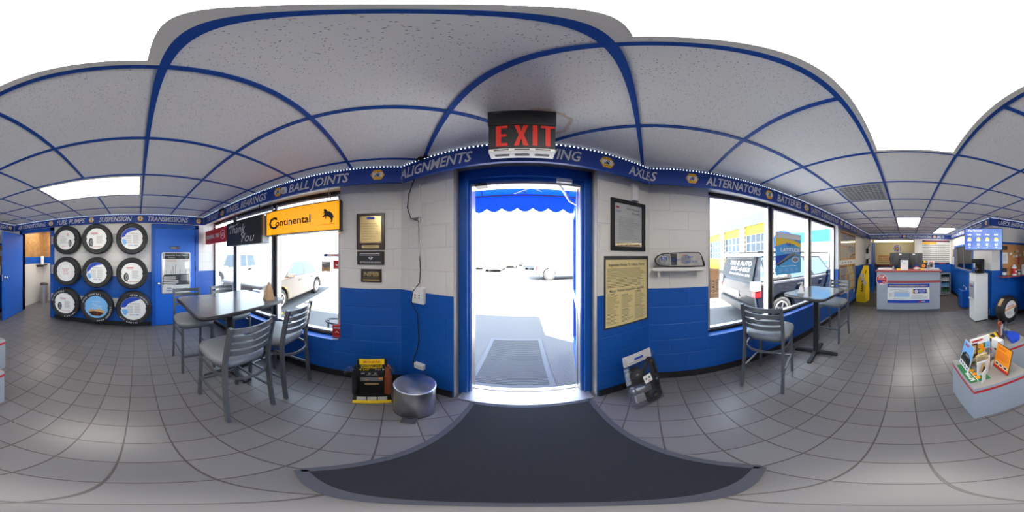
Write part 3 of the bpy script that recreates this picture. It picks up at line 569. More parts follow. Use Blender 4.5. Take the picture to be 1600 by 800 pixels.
# ---------------------------------------------------------------- tables and stools by the windows
def bistro_table(label, x, y, sx, sy, base_rot=0):
    t = thing('bistro_table', label, 'table', (x, y, 0), 'bar height tables by the windows'); a, c, r = sx/2, sy/2, .09
    pl = [(sgx*(a-r)+r*math.cos(math.radians(q+k*15)), sgy*(c-r)+r*math.sin(math.radians(q+k*15))) for sgx, sgy, q in ((1, 1, 0), (-1, 1, 90), (-1, -1, 180), (1, -1, 270)) for k in range(7)]
    MB('laminate grey').prism([(u*.985, v*.985) for u, v in pl], .985, 1.021).obj('tabletop', t)
    e = MB('table edge'); n = len(pl)
    e.rings([[(u*k, v*k, z) for u, v in pl] for k, z in ((.98, .984), (1.0, .988), (1.006, 1.0), (1.0, 1.015), (.984, 1.0225), (.982, 1.018))], True, True); e.obj('edge_band', t)
    b = MB('table base'); b.lathe([(.05, .03), (.036, .06), (.036, .94), (.06, .95), (.06, .985)], 24); b.box(-.2, .2, -.02, .02, .955, .985); b.box(-.02, .02, -.25, .25, .955, .985); b.obj('column', t)
    f = MB('table base')
    for k in range(4):
        f.T = Matrix.Rotation(math.radians(base_rot+90*k), 4, 'Z'); f.rings([[(u, -w2, .0 if u > .2 else .015), (u, w2, .0 if u > .2 else .015), (u, w2*.8, h), (u, -w2*.8, h)] for u, w2, h in ((0, .035, .062), (.1, .034, .055), (.22, .03, .042), (.29, .03, .032), (.305, .026, .022))], True, False)
    f.obj('base', t)
TL = (-1.52, .965); TR = (1.18, -1.92)
bistro_table('grey bar height table by the left window with the four stools', *TL, .76, 1.03, 0)
bistro_table('grey bar height table by the right window with two stools', *TR, .61, .74, 15)
def make_stool(label):
    """ladder-back bar stool, front towards +y"""
    t = thing('bar_stool', label, 'stool', (0, 0, 0), 'ladder back bar stools')
    s = MB('seat vinyl'); n = 32
    def sup(k, z, e=3.6): return [(.222*k*math.copysign(abs(math.cos(2*PI*i/n))**(2/e), math.cos(2*PI*i/n))*(1+.05*math.sin(2*PI*i/n)), .012+.212*k*math.copysign(abs(math.sin(2*PI*i/n))**(2/e), math.sin(2*PI*i/n)), z) for i in range(n)]
    s.rings([sup(.93, .692), sup(1, .70), sup(1.01, .722), sup(.985, .742), sup(.9, .754), sup(.6, .762), sup(.2, .765)]); s.obj('seat', t)
    MB('chair metal').rings([sup(.90, .672, 5), sup(.90, .693, 5)]).obj('seat_frame', t)
    for sx in (-1, 1):
        MB('chair metal').sweep([(sx*.19, -.245, 0), (sx*.187, -.215, .35), (sx*.184, -.198, .68), (sx*.184, -.205, .78), (sx*.182, -.232, .95), (sx*.18, -.262, 1.075)], .024, .034).obj('leg', t, label='rear leg rising into the backrest post')
    for sx in (-1, 1): MB('chair metal').sweep([(sx*.185, .205, 0), (sx*.18, .185, .68)], .026, .026).obj('leg', t)
    b = MB('chair metal')
    for z, yc in ((1.045, -.252), (.982, -.24), (.919, -.228), (.856, -.218)):
        b.rings([[(x, yc-.045*(1-(x/.18)**2)-o, z+dz) for o, dz in ((-.006, -.02), (.006, -.02), (.006, .02), (-.006, .02))] for x in [-.18+.03*k for k in range(13)]], True, False)
    b.obj('backrest', t)
    b = MB('chair metal')
    path = [(-.19, .19), (-.198, .05), (-.2, -.09), (-.17, -.2), (-.09, -.26), (0, -.275), (.09, -.26), (.17, -.2), (.2, -.09), (.198, .05), (.19, .19)]
    for (x0, y0), (x1, y1) in zip(path, path[1:]): b.bar((x0, y0, .60), (x1, y1, .60), .012, .024)
    b.obj('stretcher', t)
    b = MB('chair metal'); b.bar((-.183, .198, .27), (.183, .198, .27), .02, .026)
    for sx in (-1, 1): b.bar((sx*.184, .195, .31), (sx*.187, -.215, .31), .016, .022)
    b.obj('footrest', t)
    return t
stool = make_stool('bar stool nearest the camera, back turned, at the left table')
def place(label, x, y, rot, first=[True]):
    o = stool if first[0] else copy_tree(stool); first[0] = False
    o['label'] = label; o.matrix_world = Matrix.Translation((x, y, 0)) @ Matrix.Rotation(math.radians(rot), 4, 'Z')
place('bar stool standing nearest the camera at the left table, back turned', -1.045, .685, 90)
place('bar stool at the left table with its back towards the trash can', -1.03, 1.20, 90)
place('bar stool at the left table in front of the closed blue door', -1.88, .66, -90)
place('bar stool at the left table tucked in the corner under the red sign', -1.88, 1.21, -90)
place('bar stool at the right table standing nearest the entrance, turned at an angle', 1.215, -1.11, 180+29)
place('bar stool at the right table nearest the bulletin boards', 1.20, -2.54, 0)
def tent_card(name, label, M4, w, h, dep, mats, draw):
    t = thing(name, label, 'tent card', M4)
    b = MB(mats[0]); k = math.atan2(h, dep)
    for s in (-1, 1): b.rings([[(-w/2, s*dep, 0), (w/2, s*dep, 0), (w/2, s*dep+.002*s, 0), (-w/2, s*dep+.002*s, 0)], [(-w/2, 0, h), (w/2, 0, h), (w/2, .002*s, h), (-w/2, .002*s, h)]], True, False)
    b.add([(-w/2, -dep, 0), (-w/2, dep, 0), (-w/2, 0, h), (w/2, -dep, 0), (w/2, dep, 0), (w/2, 0, h)], [(0, 1, 2), (3, 4, 5)]); b.obj('card', t)
    p = MB(mats[1]); p.T = Matrix.Translation((0, -dep, 0)) @ Matrix.Rotation(k, 4, 'X'); draw(p, math.hypot(h, dep)); p.obj('print', t)
def d1(p, L): p.rect(-.02, .02, L*.42, L*.78, .001); p.m('grey').rect(-.013, .013, L*.48, L*.7, .0025); p.m('ink').lines(-.075, .0, L*.12, L*.3, 2, .001); p.rect(.045, .08, L*.1, L*.2, .001)
tent_card('tent_card', 'white folded tent card on the right table', Matrix.Translation((1.33, -1.79, 1.0225)) @ Matrix.Rotation(math.radians(-58), 4, 'Z'), .20, .125, .045, ('paper', 'ink'), d1)
t = thing('menu_holder', 'tapering brown cardboard stand on the left table', 'table stand', Matrix.Translation((-1.27, 1.32, 1.0225)) @ Matrix.Rotation(math.radians(-22), 4, 'Z'))
b = MB('kraft'); b.rings([[(-.055, -.05, 0), (.055, -.05, 0), (.055, .05, 0), (-.055, .05, 0)], [(-.035, -.028, .12), (.035, -.028, .12), (.035, .028, .12), (-.035, .028, .12)], [(-.003, -.003, .205), (.003, -.003, .205), (.003, .003, .205), (-.003, .003, .205)]], True, False); b.obj('body', t)
b = MB('paper grey'); b.add([(-.056, -.045, .005), (-.056, .045, .005), (-.037, .025, .12), (-.037, -.025, .12), (-.005, 0, .2)], [(0, 1, 2, 3), (3, 2, 4)]); b.m('paper').T = Matrix.Translation((0, -.041, .06)) @ Matrix.Rotation(math.radians(80), 4, 'X'); b.prism([(-.008, 0), (.012, 0), (.012, .006), (-.002, .006), (-.002, .03), (-.008, .03)], .0, .003); b.obj('side_print', t)
# ---------------------------------------------------------------- signs hanging in front of the left window
t = thing('hanging_sign', 'orange lightbox sign with black lettering and a rearing horse in the left window', 'hanging sign', at(frame(0, 1.53, 1, 0), -1.017, 1.94), 'signs hung before the left window')
M('orange lightbox', (255, 168, 10), .4, emit=.55)
b = MB('black plastic'); b.box(-.5, .5, -.162, -.152, -.10, .012); b.box(-.5, .5, .152, .162, -.10, .012); b.box(-.5, -.49, -.152, .152, -.10, .012); b.box(.49, .5, -.152, .152, -.10, .012); b.obj('frame', t)
MB('orange lightbox').box(-.49, .49, -.152, .152, -.095, .004).obj('face', t)
b = MB('black'); b.text('ontinental', -.085, -.005, .088, .005, w=.50, bold=.022); b.text('C', -.375, 0, .15, .005, w=.14, bold=.03); b.m('orange lightbox')
b.m('black').prism([(.30, .02), (.325, .045), (.315, .07), (.335, .078), (.35, .068), (.36, .05), (.385, .045), (.415, .02), (.43, -.02), (.438, -.03), (.42, -.025), (.418, -.05), (.41, -.075), (.395, -.078), (.402, -.055), (.39, -.03), (.37, -.01), (.35, -.005), (.345, -.03), (.33, -.04), (.338, -.02), (.335, .0), (.318, -.015), (.30, -.01), (.322, .01), (.33, .03), (.315, .03)], .005, .0065); b.rect(.25, .45, -.093, -.090, .005)
b.obj('lettering', t)
t = thing('hanging_sign', 'dark grey thank you sign with silver script in the left window', 'hanging sign', at(frame(0, 1.45, 1, 0), -1.958, 1.88), 'signs hung before the left window')
b = MB('sign black'); b.box(-.43, .43, -.19, .19, -.02, 0); b.box(-.43, .43, .175, .19, -.15, -.02); b.box(-.43, .43, -.19, -.175, -.15, -.02); b.m('grey plastic').box(.425, .431, -.185, .185, -.15, -.021); b.box(-.431, -.425, -.185, .185, -.15, -.021); b.obj('box', t)
b = MB('letter silver'); b.text('Thank', -.12, .065, .13, .001, w=.42, shear=.35, bold=-.008); b.text('You', .14, -.085, .13, .001, w=.3, shear=.35, bold=-.008)
b.tube([(-.34, .10, .002), (-.30, .135, .002), (-.2, .125, .002), (-.1, .14, .002)], .006, 6); b.tube([(.0, -.03, .002), (.04, .0, .002), (.07, -.04, .002), (.06, -.10, .002)], .006, 6); b.obj('lettering', t)
t = thing('hanging_sign', 'red sign with white lettering in the corner of the left window', 'hanging sign', at(frame(0, 1.45, 1, 0), -2.85, 1.915), 'signs hung before the left window')
b = MB('red'); b.box(-.43, .43, -.14, .14, -.08, 0); b.obj('box', t, bevel=.006)
b = MB('badge white'); b.text('GENERAL TIRE', -.08, 0, .075, .001, w=.58, bold=.02)
o = [(.27, -.06), (.25, .05), (.33, .075), (.41, .05), (.39, -.06), (.33, -.085)]; b.tube([(x, y, .002) for x, y in o], .005, 6, True); b.text('GT', .33, -.005, .06, .001, w=.10, bold=.02); b.obj('lettering', t)
t = thing('sign_rail', 'thin metal rail on hangers above the window signs', 'sign rail', (-1.5, 1.50, 2.12)); b = MB('aluminium'); b.tube([(-.75, 0, .0), (.15, 0, 0)], .012); b.box(-.7, .05, .01, .03, -.04, -.02); b.obj('rail', t)
b = MB('black plastic'); b.cyl((-.12, 0, .0), (-.12, 0, CEIL-2.12), .008, n=8); b.box(-.15, -.09, -.03, .03, CEIL-2.14, CEIL-2.12); b.cyl((-.7, 0, -.05), (-.7, 0, .06), .03, n=10); b.cyl((-.7, 0, 0), (-.7, 0, CEIL-2.12), .004, n=6); b.objs('hanger', t)
t = thing('sign_chain', 'thin wires holding the orange sign from the ceiling', 'wire', (-1.0, 1.53, 2.1)); b = MB('aluminium')
for x in (-.42, .36): b.cyl((x, 0, .003), (x*.98, 0, CEIL-2.1), .003, n=6); b.tube([(x-.02, 0, .003), (x-.015, 0, .05), (x+.015, 0, .05), (x+.02, 0, .003)], .004, 6)
b.objs('strand', t)
t = thing('sign_wire', 'thin wires holding the red sign from the ceiling', 'wire', (-2.85, 1.49, 2.05)); b = MB('aluminium')
for x in (-.35, .35): b.cyl((x, 0, .005), (x, 0, CEIL-2.05), .003, n=6)
b.objs('strand', t)
t = thing('leaflet_holder', 'small red leaflet holder standing on the left window sill', 'leaflet holder', Matrix.Translation((-.60, 1.655, .5515)) @ Matrix.Rotation(math.radians(10), 4, 'Z'))
MB('red').box(-.048, .048, -.012, .0, .02, .178).m('badge white').box(-.035, .035, -.0135, -.012, .13, .155).obj('leaflet', t)
b = MB('badge white'); b.T = Matrix.Translation((0, -.0122, .09)) @ Matrix.Rotation(PI/2, 4, 'X'); b.prism([(-.025, -.012), (0, .012), (.025, -.012), (.012, -.012), (0, 0), (-.012, -.012)], 0, .001); b.m('ink red').text('GT', 0, .053, .018, .002, bold=.02); b.obj('print', t)
b = MB('acrylic'); b.box(-.052, .052, -.05, -.047, 0, .045); b.box(-.052, .052, -.05, .02, 0, .003); b.box(-.052, .052, .0005, .003, 0, .18); b.obj('stand', t)
def decal(name, label, cat, M4, draw, base='paper'):
    t = MB(base); draw(t); o = t.obj(name, None, M4); tag(o, label, cat); return o
FG = frame(0, 1.738, 1, 0)
decal('window_sticker', 'red sticker with a white tick on the left window pane', 'sticker', at(FG, -.62, 1.42), lambda p: (p.rect(-.055, .055, -.05, .05, 0), p.m('badge white').prism([(-.03, .0), (-.02, .012), (-.008, .0), (.028, .036), (.04, .028), (-.008, -.02)], .0012, .0022), p.text('INSPECTED', 0, -.034, .012, .001, w=.08)), 'red')
decal('window_sticker', 'square photo sticker beside the red one on the left window pane', 'sticker', at(FG, -.765, 1.40), lambda p: (p.rect(-.06, .06, -.06, .06, 0), p.m('tan').rect(-.055, .055, -.055, .02, .001), p.m('grey').prism([(-.05, .02), (.05, .05), (.055, .0), (-.02, -.03)], .0015, .0025)), 'paper grey')
decal('window_sticker', 'pale strip sticker with a small blue mark high on the left window pane', 'sticker', at(FG, -.66, 1.53), lambda p: (p.rect(-.14, .10, -.018, .018, 0), p.m('ink blue').rect(-.12, -.09, -.013, .013, .001), p.m('ink red').lines(-.04, .09, -.008, .008, 1, .001)), 'paper')
# ---------------------------------------------------------------- plaques on the left wall
q = lambda p: 1.6*tand((p-615)*.225)
t = thing('award_plaque', 'tall walnut plaque with a gold plate, topmost of the three plaques', 'plaque', at(FLT, (q(557)+q(602))/2, 1.765)); MB('walnut').box(-.142, .142, -.185, .185, 0, .02).obj('board', t, bevel=.006)
b = MB('gold plate'); b.box(-.105, .105, -.115, .152, .02, .023); b.box(-.085, .085, -.168, -.14, .02, .023); b.m('ink blue').rect(-.038, .038, .118, .142, .023); b.m('ink').lines(-.085, .085, .09, -.09, 7, .0231, .12, .5, 4); b.rect(-.06, .06, -.157, -.152, .023)
for x in (-.096, .096):
    for y in (-.106, .143): b.m('black').disc(x, y, .005, .023, n=10)
b.obj('plate', t)
t = thing('black_plaque', 'black plaque with silver lettering, middle of the three plaques', 'plaque', at(FLT, (q(558)+q(601))/2, 1.50)); MB('walnut').box(-.136, .136, -.066, .066, 0, .014).obj('board', t)
b = MB('sign black').rect(-.13, .13, -.06, .06, .014); b.m('letter silver').lines(-.11, .11, .048, .022, 2, .0155, .4, .1, 2); b.text('BETTER BUSINESS BUREAU', 0, -.042, .017, .0155, w=.21, bold=.01); b.disc(0, -.004, .016, .0155, .011, n=16); b.disc(0, .006, .024, .0155, .008, n=16); b.m('sign black').disc(0, .003, .010, .0166, .004, n=12); b.obj('plate', t)
t = thing('small_plaque', 'small bronze plaque with large gold letters, lowest of the three plaques', 'plaque', at(FLT, (q(564)+q(597))/2, 1.325)); MB('walnut').box(-.103, .103, -.066, .066, 0, .012).obj('board', t)
b = MB('sign black').rect(-.09, .09, -.054, .054, .012); b.m('gold plate').text('NFIB', 0, .018, .045, .0135, w=.155, bold=.05); b.text('The Voice of Small Business', 0, -.018, .012, .0135, w=.16); b.rect(-.085, .085, -.052, -.036, .013); b.obj('plate', t)
# ---------------------------------------------------------------- on and by the door wall
sd = lambda p, D=DD: D*tand((p-817)*.225)
t = thing('junction_box', 'white junction box and conduit running down the wall left of the entrance', 'junction box', at(FDR, sd(652), 1.94))
MB('white paint').box(-.055, .055, -.075, .075, 0, .045).obj('box', t, bevel=.004); MB('white paint').cyl((.03, -.7, .012), (.03, -.075, .012), .01, n=10).cyl((.03, .075, .012), (.03, .255, .012), .01, n=10).obj('conduit', t)
t = thing('power_outlet', 'white surface mounted double outlet left of the entrance', 'outlet', at(FDR, sd(656), 1.165))
MB('white plastic').box(-.062, .062, -.075, .075, 0, .04).obj('box', t, bevel=.004); b = MB('white plastic').box(-.05, .05, -.06, .06, .04, .045); b.m('slot dark').rect(-.028, -.018, .0, .012, .045).rect(.016, .026, .0, .012, .045).rect(-.027, -.019, -.02, -.01, .045).rect(.017, .025, -.02, -.01, .045); b.obj('cover_plate', t)
t = thing('power_outlet', 'low white outlet behind the steel trash can', 'outlet', at(FDR, sd(657), .37)); MB('white plastic').box(-.05, .05, -.035, .035, 0, .035).obj('box', t, bevel=.003); MB('paper grey').box(-.035, .035, -.02, .02, .035, .039).obj('cover_plate', t)
c = MB('black rubber'); S = FDR; pts = [(sd(654), 2.28, .05), (sd(645), 2.10, .06), (sd(643), 1.97, .065), (sd(648), 1.86, .06), (sd(657), 1.83, .03), (sd(656), 1.6, .016), (sd(658), 1.4, .016), (sd(657), 1.28, .02), (sd(650), 1.2, .05), (sd(647.5), 1.1, .05), (sd(654), .98, .02), (sd(655), .7, .012), (sd(652), .55, .012), (sd(647), .42, .02), (sd(648), .3, .02)]
o = c.tube(pts, .0045, 6).obj('hanging_cable', None, S); tag(o, 'black cord hanging from the fascia down past the outlet', 'cord')
t = thing('framed_certificate', 'black framed certificate above the yellow inspection notice', 'framed certificate', at(FDR, .885, 1.80)); a, c = .19, .232
b = MB('black'); b.box(-a, a, -c, -c+.035, 0, .022); b.box(-a, a, c-.035, c, 0, .022); b.box(-a, -a+.035, -c, c, 0, .022); b.box(a-.035, a, -c, c, 0, .022); b.obj('frame', t, bevel=.003)
p = MB('paper grey').rect(-.156, .156, -.2, .2, .004); p.m('ink red').disc(-.12, .155, .018, .0055, .01, n=16); p.m('ink').text('AAA Member', .05, .155, .024, .0055, w=.16, shear=.2); p.text('Benefits', .085, .118, .022, .0055, shear=.2, maxw=.1); p.m('ink blue').lines(-.14, -.08, .13, .105, 2, .0055, .3); p.m('ink grey').lines(-.11, .12, .07, -.14, 16, .0055, .28, .4, 12); p.m('tan').rect(-.13, .13, -.19, -.165, .0055); p.m('ink').rect(-.12, .12, -.18, -.176, .007); p.obj('page', t)
MB('acrylic').box(-.157, .157, -.2, .2, .012, .0135).obj('glazing', t)
t = thing('inspection_notice', 'large yellowed inspection notice in a dark frame by the entrance', 'notice', at(FDR, .877, 1.195)); a, c = .243, .325
b = MB('dark plastic'); b.box(-a, a, -c, -c+.012, 0, .01); b.box(-a, a, c-.03, c, 0, .01); b.box(-a, -a+.012, -c, c, 0, .01); b.box(a-.012, a, -c, c, 0, .01); b.obj('frame', t)
p = MB('cream paper').rect(-a+.012, a-.012, -c+.012, c-.03, 0, .004); z = .0045
p.m('ink').text('Inspection Notice To Vehicle Owner', 0, .25, .026, z, w=.40, bold=.02); p.lines(-.215, .215, .22, .05, 13, z, .25, .2, 6); p.text('Motor Vehicle Inspection Checklist', 0, .025, .024, z, w=.38, bold=.02)
for x0, x1, y0, y1, n, sd_ in ((-.215, -.09, -.01, -.29, 22, 3), (-.07, .06, -.03, -.15, 10, 4), (-.07, .06, -.17, -.29, 9, 5), (.08, .215, -.01, -.14, 10, 6), (.08, .215, -.155, -.29, 10, 7)): p.m('ink').rect(x0, x0+.07, y0+.004, y0+.009, z).lines(x0, x1, y0, y1, n, z, .2, .5, sd_)
p.obj('page', t)
t = thing('motion_sensor', 'white slim sensor under the fascia above the framed certificate', 'sensor', at(FDR, sd(989), 2.1)); MB('white plastic').box(-.035, .035, -.06, .12, 0, .04).obj('housing', t, bevel=.006); MB('grey').box(-.028, .028, -.066, -.06, .004, .045).obj('lens', t)
# ---------------------------------------------------------------- mats
a1, a2, a3, a4 = (.560, 1.062), (1.165, .447), (.335, -.27), (-.215, .335)
b = MB('carpet'); b.prism([a1, a2, a3, a4], .001, .009); t = thing('entrance_mat', 'black carpet mat inside the entrance', 'mat', (0, 0, 0)); b.obj('pile', t)
e = MB('mat edge')
for p0, p1 in ((a1, a2), (a2, a3), (a3, a4), (a4, a1)): e.bar((*p0, .0055), (*p1, .0055), .035, .009)
e.obj('border', t)
t = thing('door_mat', 'worn grey ribbed rubber mat on the asphalt outside the entrance', 'mat', FDR @ Matrix.Translation((-.12, -.05, -.95)))
MB('rubber mat').box(-.43, .43, .001, .012, -.66, .66).obj('edge', t)
b = MB('dark plastic')
for i in range(40): b.box(-.37, .37, .012, .016, -.6+.03*i, -.585+.03*i)
b.obj('ribs', t)
# ---------------------------------------------------------------- shelf with a headlight
t = thing('wall_shelf', 'white wall shelf carrying the headlight', 'shelf', at(FRT, .28, 1.41)); MB('white paint').box(-.25, .25, -.03, 0, 0, .14).obj('board', t, bevel=.002); b = MB('white paint'); b.box(-.2, -.18, -.09, -.03, 0, .1); b.box(.18, .2, -.09, -.03, 0, .1); b.objs('bracket', t)
t = thing('car_headlight', 'clear car headlight with handwritten blue prices on a white shelf', 'headlight', at(FRT, .29, 1.411, .07))
pl = [(-.245, .06), (-.24, .085), (-.215, .115), (-.17, .133), (-.08, .142), (.05, .147), (.20, .147), (.222, .12), (.245, .07), (.262, .02), (.262, .005), (.1, .0), (-.1, .002), (-.19, .01), (-.225, .03)]
MB('black plastic').prism(pl, -.055, .02).obj('housing', t, bevel=.004)
inn = [(x*.955+.002, .072+(y-.072)*.86) for x, y in pl[:-7]]+[(.235, .015), (.1, .012), (-.1, .014), (-.19, .022), (-.22, .04)]
r = MB('reflector'); r.prism(inn, .02, .024); r.m('grey plastic').prism([(-.23, .06), (-.18, .02), (-.09, .018), (-.10, .125), (-.17, .118)], .024, .027); r.m('chrome').disc(-.15, .07, .042, .027); r.m('dark plastic').prism([(-.085, .02), (-.03, .02), (-.03, .13), (-.095, .13)], .024, .026); r.m('grey plastic').disc(.06, .075, .05, .024); r.m('orange').disc(.03, .115, .009, .026); r.obj('reflector', t)
MB('acrylic').prism(inn, .028, .042).obj('lens', t, bevel=.006)
p = MB('ink blue'); p.text('$79', -.155, .085, .032, .0425, w=.062); p.text('95 per', -.035, .078, .022, .0425, w=.085); p.text('5 year', .09, .105, .024, .0425, w=.085); p.text('warranty', .11, .06, .026, .0425, w=.12); p.obj('handwriting', t)
# ---------------------------------------------------------------- trash can, shock display, belt kit
t = thing('trash_can', 'round steel pedal trash can left of the entrance', 'trash can', Matrix.Translation((.145, 1.115, 0)) @ Matrix.Rotation(math.radians(10), 4, 'Z'))
MB('brushed steel').lathe([(.142, 0), (.146, .006), (.146, .372)], 40).obj('body', t)
def lid_mat():
    m, nt, b, N, L = nodes('spun steel'); b.inputs['Base Color'].default_value = (.56, .56, .57, 1); b.inputs['Metallic'].default_value = 1; b.inputs['Roughness'].default_value = .3; b.inputs['Anisotropic'].default_value = .85
    tg = N('ShaderNodeTangent'); tg.direction_type = 'RADIAL'; tg.axis = 'Z'; L(tg.outputs[0], b.inputs['Tangent'])
lid_mat()
MB('spun steel').lathe([(.149, .372), (.150, .395), (.147, .402), (.142, .404), (.07, .413), (.0005, .416)], 40).obj('lid', t)
b = MB('dark plastic'); b.box(-.045, .045, -.215, -.14, .012, .02); b.box(-.02, .02, -.16, -.13, .015, .03); b.obj('pedal', t, Matrix.Rotation(math.radians(-28), 4, 'Z'))
MB('dark plastic').lathe([(.146, 0), (.148, .0), (.148, .012), (.146, .012)], 40, close=False).obj('base_ring', t)
t = thing('shock_display', 'small black and yellow counter display with shock absorbers on the floor', 'display stand', Matrix.Translation((-.175, 1.30, 0)) @ Matrix.Rotation(math.radians(8), 4, 'Z'))
b = MB('black'); b.box(-.15, .15, -.10, .10, 0, .02); b.box(-.13, .13, .06, .09, .02, .50); b.obj('stand', t, bevel=.003)
b = MB('yellow'); b.box(-.145, .145, -.115, -.10, 0, .035); b.obj('front_lip', t)
p = MB('yellow'); p.T = Matrix.Translation((0, .0595, 0)) @ Matrix.Rotation(PI/2, 4, 'X'); p.rect(-.105, .105, .445, .515, 0, .004); p.m('ink red').text('MONROE', 0, .48, .026, .0045, w=.14, bold=.02); p.m('yellow').text('PROTECT YOUR', 0, .425, .022, .001, w=.18, bold=.02).text('INVESTMENT!', 0, .40, .022, .001, w=.18, bold=.02)
p.prism([(-.11, .37), (-.09, .382), (-.09, .358)], 0, .002); p.text('SAFE', -.05, .37, .016, .001, w=.05, bold=.02); p.m('paper grey').text('WORN', .05, .37, .016, .001, w=.05, bold=.02); p.prism([(.11, .37), (.09, .382), (.09, .358)], 0, .002); p.m('dark plastic').rect(-.10, .10, .325, .345, 0); p.m('paper grey').rect(-.09, -.06, .31, .322, .001).rect(-.03, -.01, .31, .322, .001).rect(.02, .04, .31, .322, .001).text('TEST DRIVE', 0, .295, .014, .001, w=.1); p.m('grey').rect(-.095, .095, .20, .26, 0); p.m('orange').rect(-.06, -.03, .21, .225, .001).rect(.06, .09, .225, .25, .001); p.m('tan').rect(-.06, .06, .14, .16, 0); p.obj('backboard_print', t)
for nm, x, mt in (('good_shock', -.135, 'black plastic'), ('worn_shock', .135, 'rust')):
    b = MB(mt); b.cyl((x, .03, .02), (x, .03, .30), .032, n=18); b.cyl((x, .03, .30), (x, .03, .42), .024, n=16); b.cyl((x, .03, .42), (x, .03, .45), .012, n=10); b.obj(nm, t)
b = MB('bottle clear'); b.cyl((-.15, .0, .445), (-.225, -.02, .385), .024, .026, 14); b.cyl((.155, .0, .45), (.18, -.02, .37), .026, .026, 14); b.objs('clear_sleeve', t)
b = MB('acrylic'); b.box(-.12, .12, -.098, -.094, .02, .085)
for x in (-.08, 0, .08): b.disc(x, .0, .001, .02)
b.obj('leaflet_pocket', t); b = MB('paper grey')
for i in range(3): b.box(-.115+.08*i, -.045+.08*i, -.09, -.075, .02, .07)
b.m('yellow'); b.T = Matrix.Translation((0, -.116, 0)) @ Matrix.Rotation(PI/2, 4, 'X'); b.prism([(-.02, .035), (0, .055), (.02, .035)], 0, .002); b.obj('leaflet_print', t)
ang = math.degrees(math.atan2(-.2, .209))
t = thing('belt_kit', 'clear blister pack of a belt, pulleys and a silver pump leaning in the corner', 'blister pack', Matrix.Translation((1.20, -.005, .003)) @ Matrix.Rotation(math.radians(ang), 4, 'Z') @ Matrix.Rotation(math.radians(80), 4, 'X'))
b = MB('acrylic'); b.box(-.145, .145, 0, .64, -.045, -.04); b.obj('backing', t)
b = MB('acrylic'); b.box(-.145, -.14, 0, .64, -.04, .015); b.box(.14, .145, 0, .64, -.04, .015); b.box(-.145, .145, 0, .006, -.04, .015); b.box(-.14, .14, .006, .54, .012, .015); b.obj('tray', t)
b = MB('paper grey'); b.box(-.143, .143, .55, .65, -.039, -.03); b.m('ink blue').rect(-.04, .05, .585, .61, -.03); b.m('ink grey').lines(-.1, .1, .58, .56, 2, -.03); b.obj('header_card', t)
b = MB('black rubber'); b.cyl((-.07, .45, -.035), (-.07, .45, .005), .068, n=28); b.m('dark plastic').cyl((-.07, .45, .005), (-.07, .45, .008), .05, n=24); b.m('chrome').cyl((-.07, .45, .0081), (-.07, .45, .014), .016, n=16); b.obj('large_pulley', t)
b = MB('black rubber'); b.cyl((.1, .53, -.03), (.1, .53, .0), .034, n=22); b.m('chrome').cyl((.1, .53, .0), (.1, .53, .005), .012, n=14); b.obj('upper_pulley', t)
b = MB('black rubber'); b.cyl((.115, .30, -.03), (.115, .30, .01), .045, n=22); b.m('chrome').cyl((.115, .30, .01), (.115, .30, .016), .014, n=14); b.obj('idler_pulley', t)
b = MB('black rubber'); b.rings([[(.07+r*math.cos(2*PI*i/28), .085+r*math.sin(2*PI*i/28), z) for i in range(28)] for r, z in ((.075, -.03), (.075, .01), (.056, .01), (.056, -.03))], False, True, True)
for k in range(5): a = 2*PI*k/5; b.bar((.07, .085, .0), (.07+.06*math.cos(a), .085+.06*math.sin(a), 0), .016, .012)
b.m('chrome').cyl((.07, .085, -.02), (.07, .085, .008), .02, n=16); b.obj('spoked_pulley', t)
b = MB('brushed steel'); b.cyl((-.11, .25, -.02), (-.02, .24, -.02), .04, .036, 20); b.cyl((-.115, .25, -.02), (-.13, .25, -.02), .03, .025, 16); b.box(-.03, .06, .17, .25, -.035, -.01); b.m('grey plastic').box(-.1, .0, .06, .16, -.038, -.015); b.obj('water_pump', t)
b = MB('black rubber')
for p0, p1 in (((.1, .50), (.105, .10)), ((.13, .52), (.15, .31)), ((.06, .52), (.0, .40)), ((-.03, .39), (.06, .30)), ((.0, .02), (-.01, .16)), ((.14, .27), (.135, .12))): b.bar((*p0, -.01), (*p1, -.01), .005 if p0[0] < 0 else .02, .02)
b.objs('belt', t)
b = MB('paper'); b.T = Matrix.Rotation(math.radians(8), 4, 'Z'); b.rect(.03, .11, .30, .40, .016); b.m('ink').rect(.045, .062, .345, .365, .0175).rect(.078, .095, .345, .365, .0175); b.m('ink red').rect(.06, .085, .315, .322, .0175); b.obj('price_tag', t)
# ---------------------------------------------------------------- posters on the right window
FW = frame(1.772, 0, 0, -1)
def tread(p):
    p.rect(-.095, .095, -.22, .22, 0); p.m('orange')
    for i in range(4): p.text(('TIRES SAVE', 'YOUR LIFE', 'CHECK THE', 'TREAD WEAR')[i], 0, .185-.032*i, .018, .0015, w=.15)
    p.m('black')
    for c in range(4):
        x0 = -.085+c*.044
        for r in range(9):
            y = .055-.021*r; s = 1 if c % 2 else -1; p.prism([(x0, y), (x0+.034, y+.008*s), (x0+.034, y-.007+.008*s), (x0, y-.007)], .0015, .0025)
    p.text("IT'S A GOOD TIME", 0, -.16, .016, .0015, w=.15); p.text('TO REPLACE', 0, -.185, .016, .0015, w=.11)
M('peach paper', (236, 196, 160), .6)
decal('window_poster', 'small peach poster with four black tread strips in the corner of the right window', 'poster', at(FW, .712, 1.19) @ Matrix.Diagonal((.97, .82, 1, 1)), tread, 'peach paper')
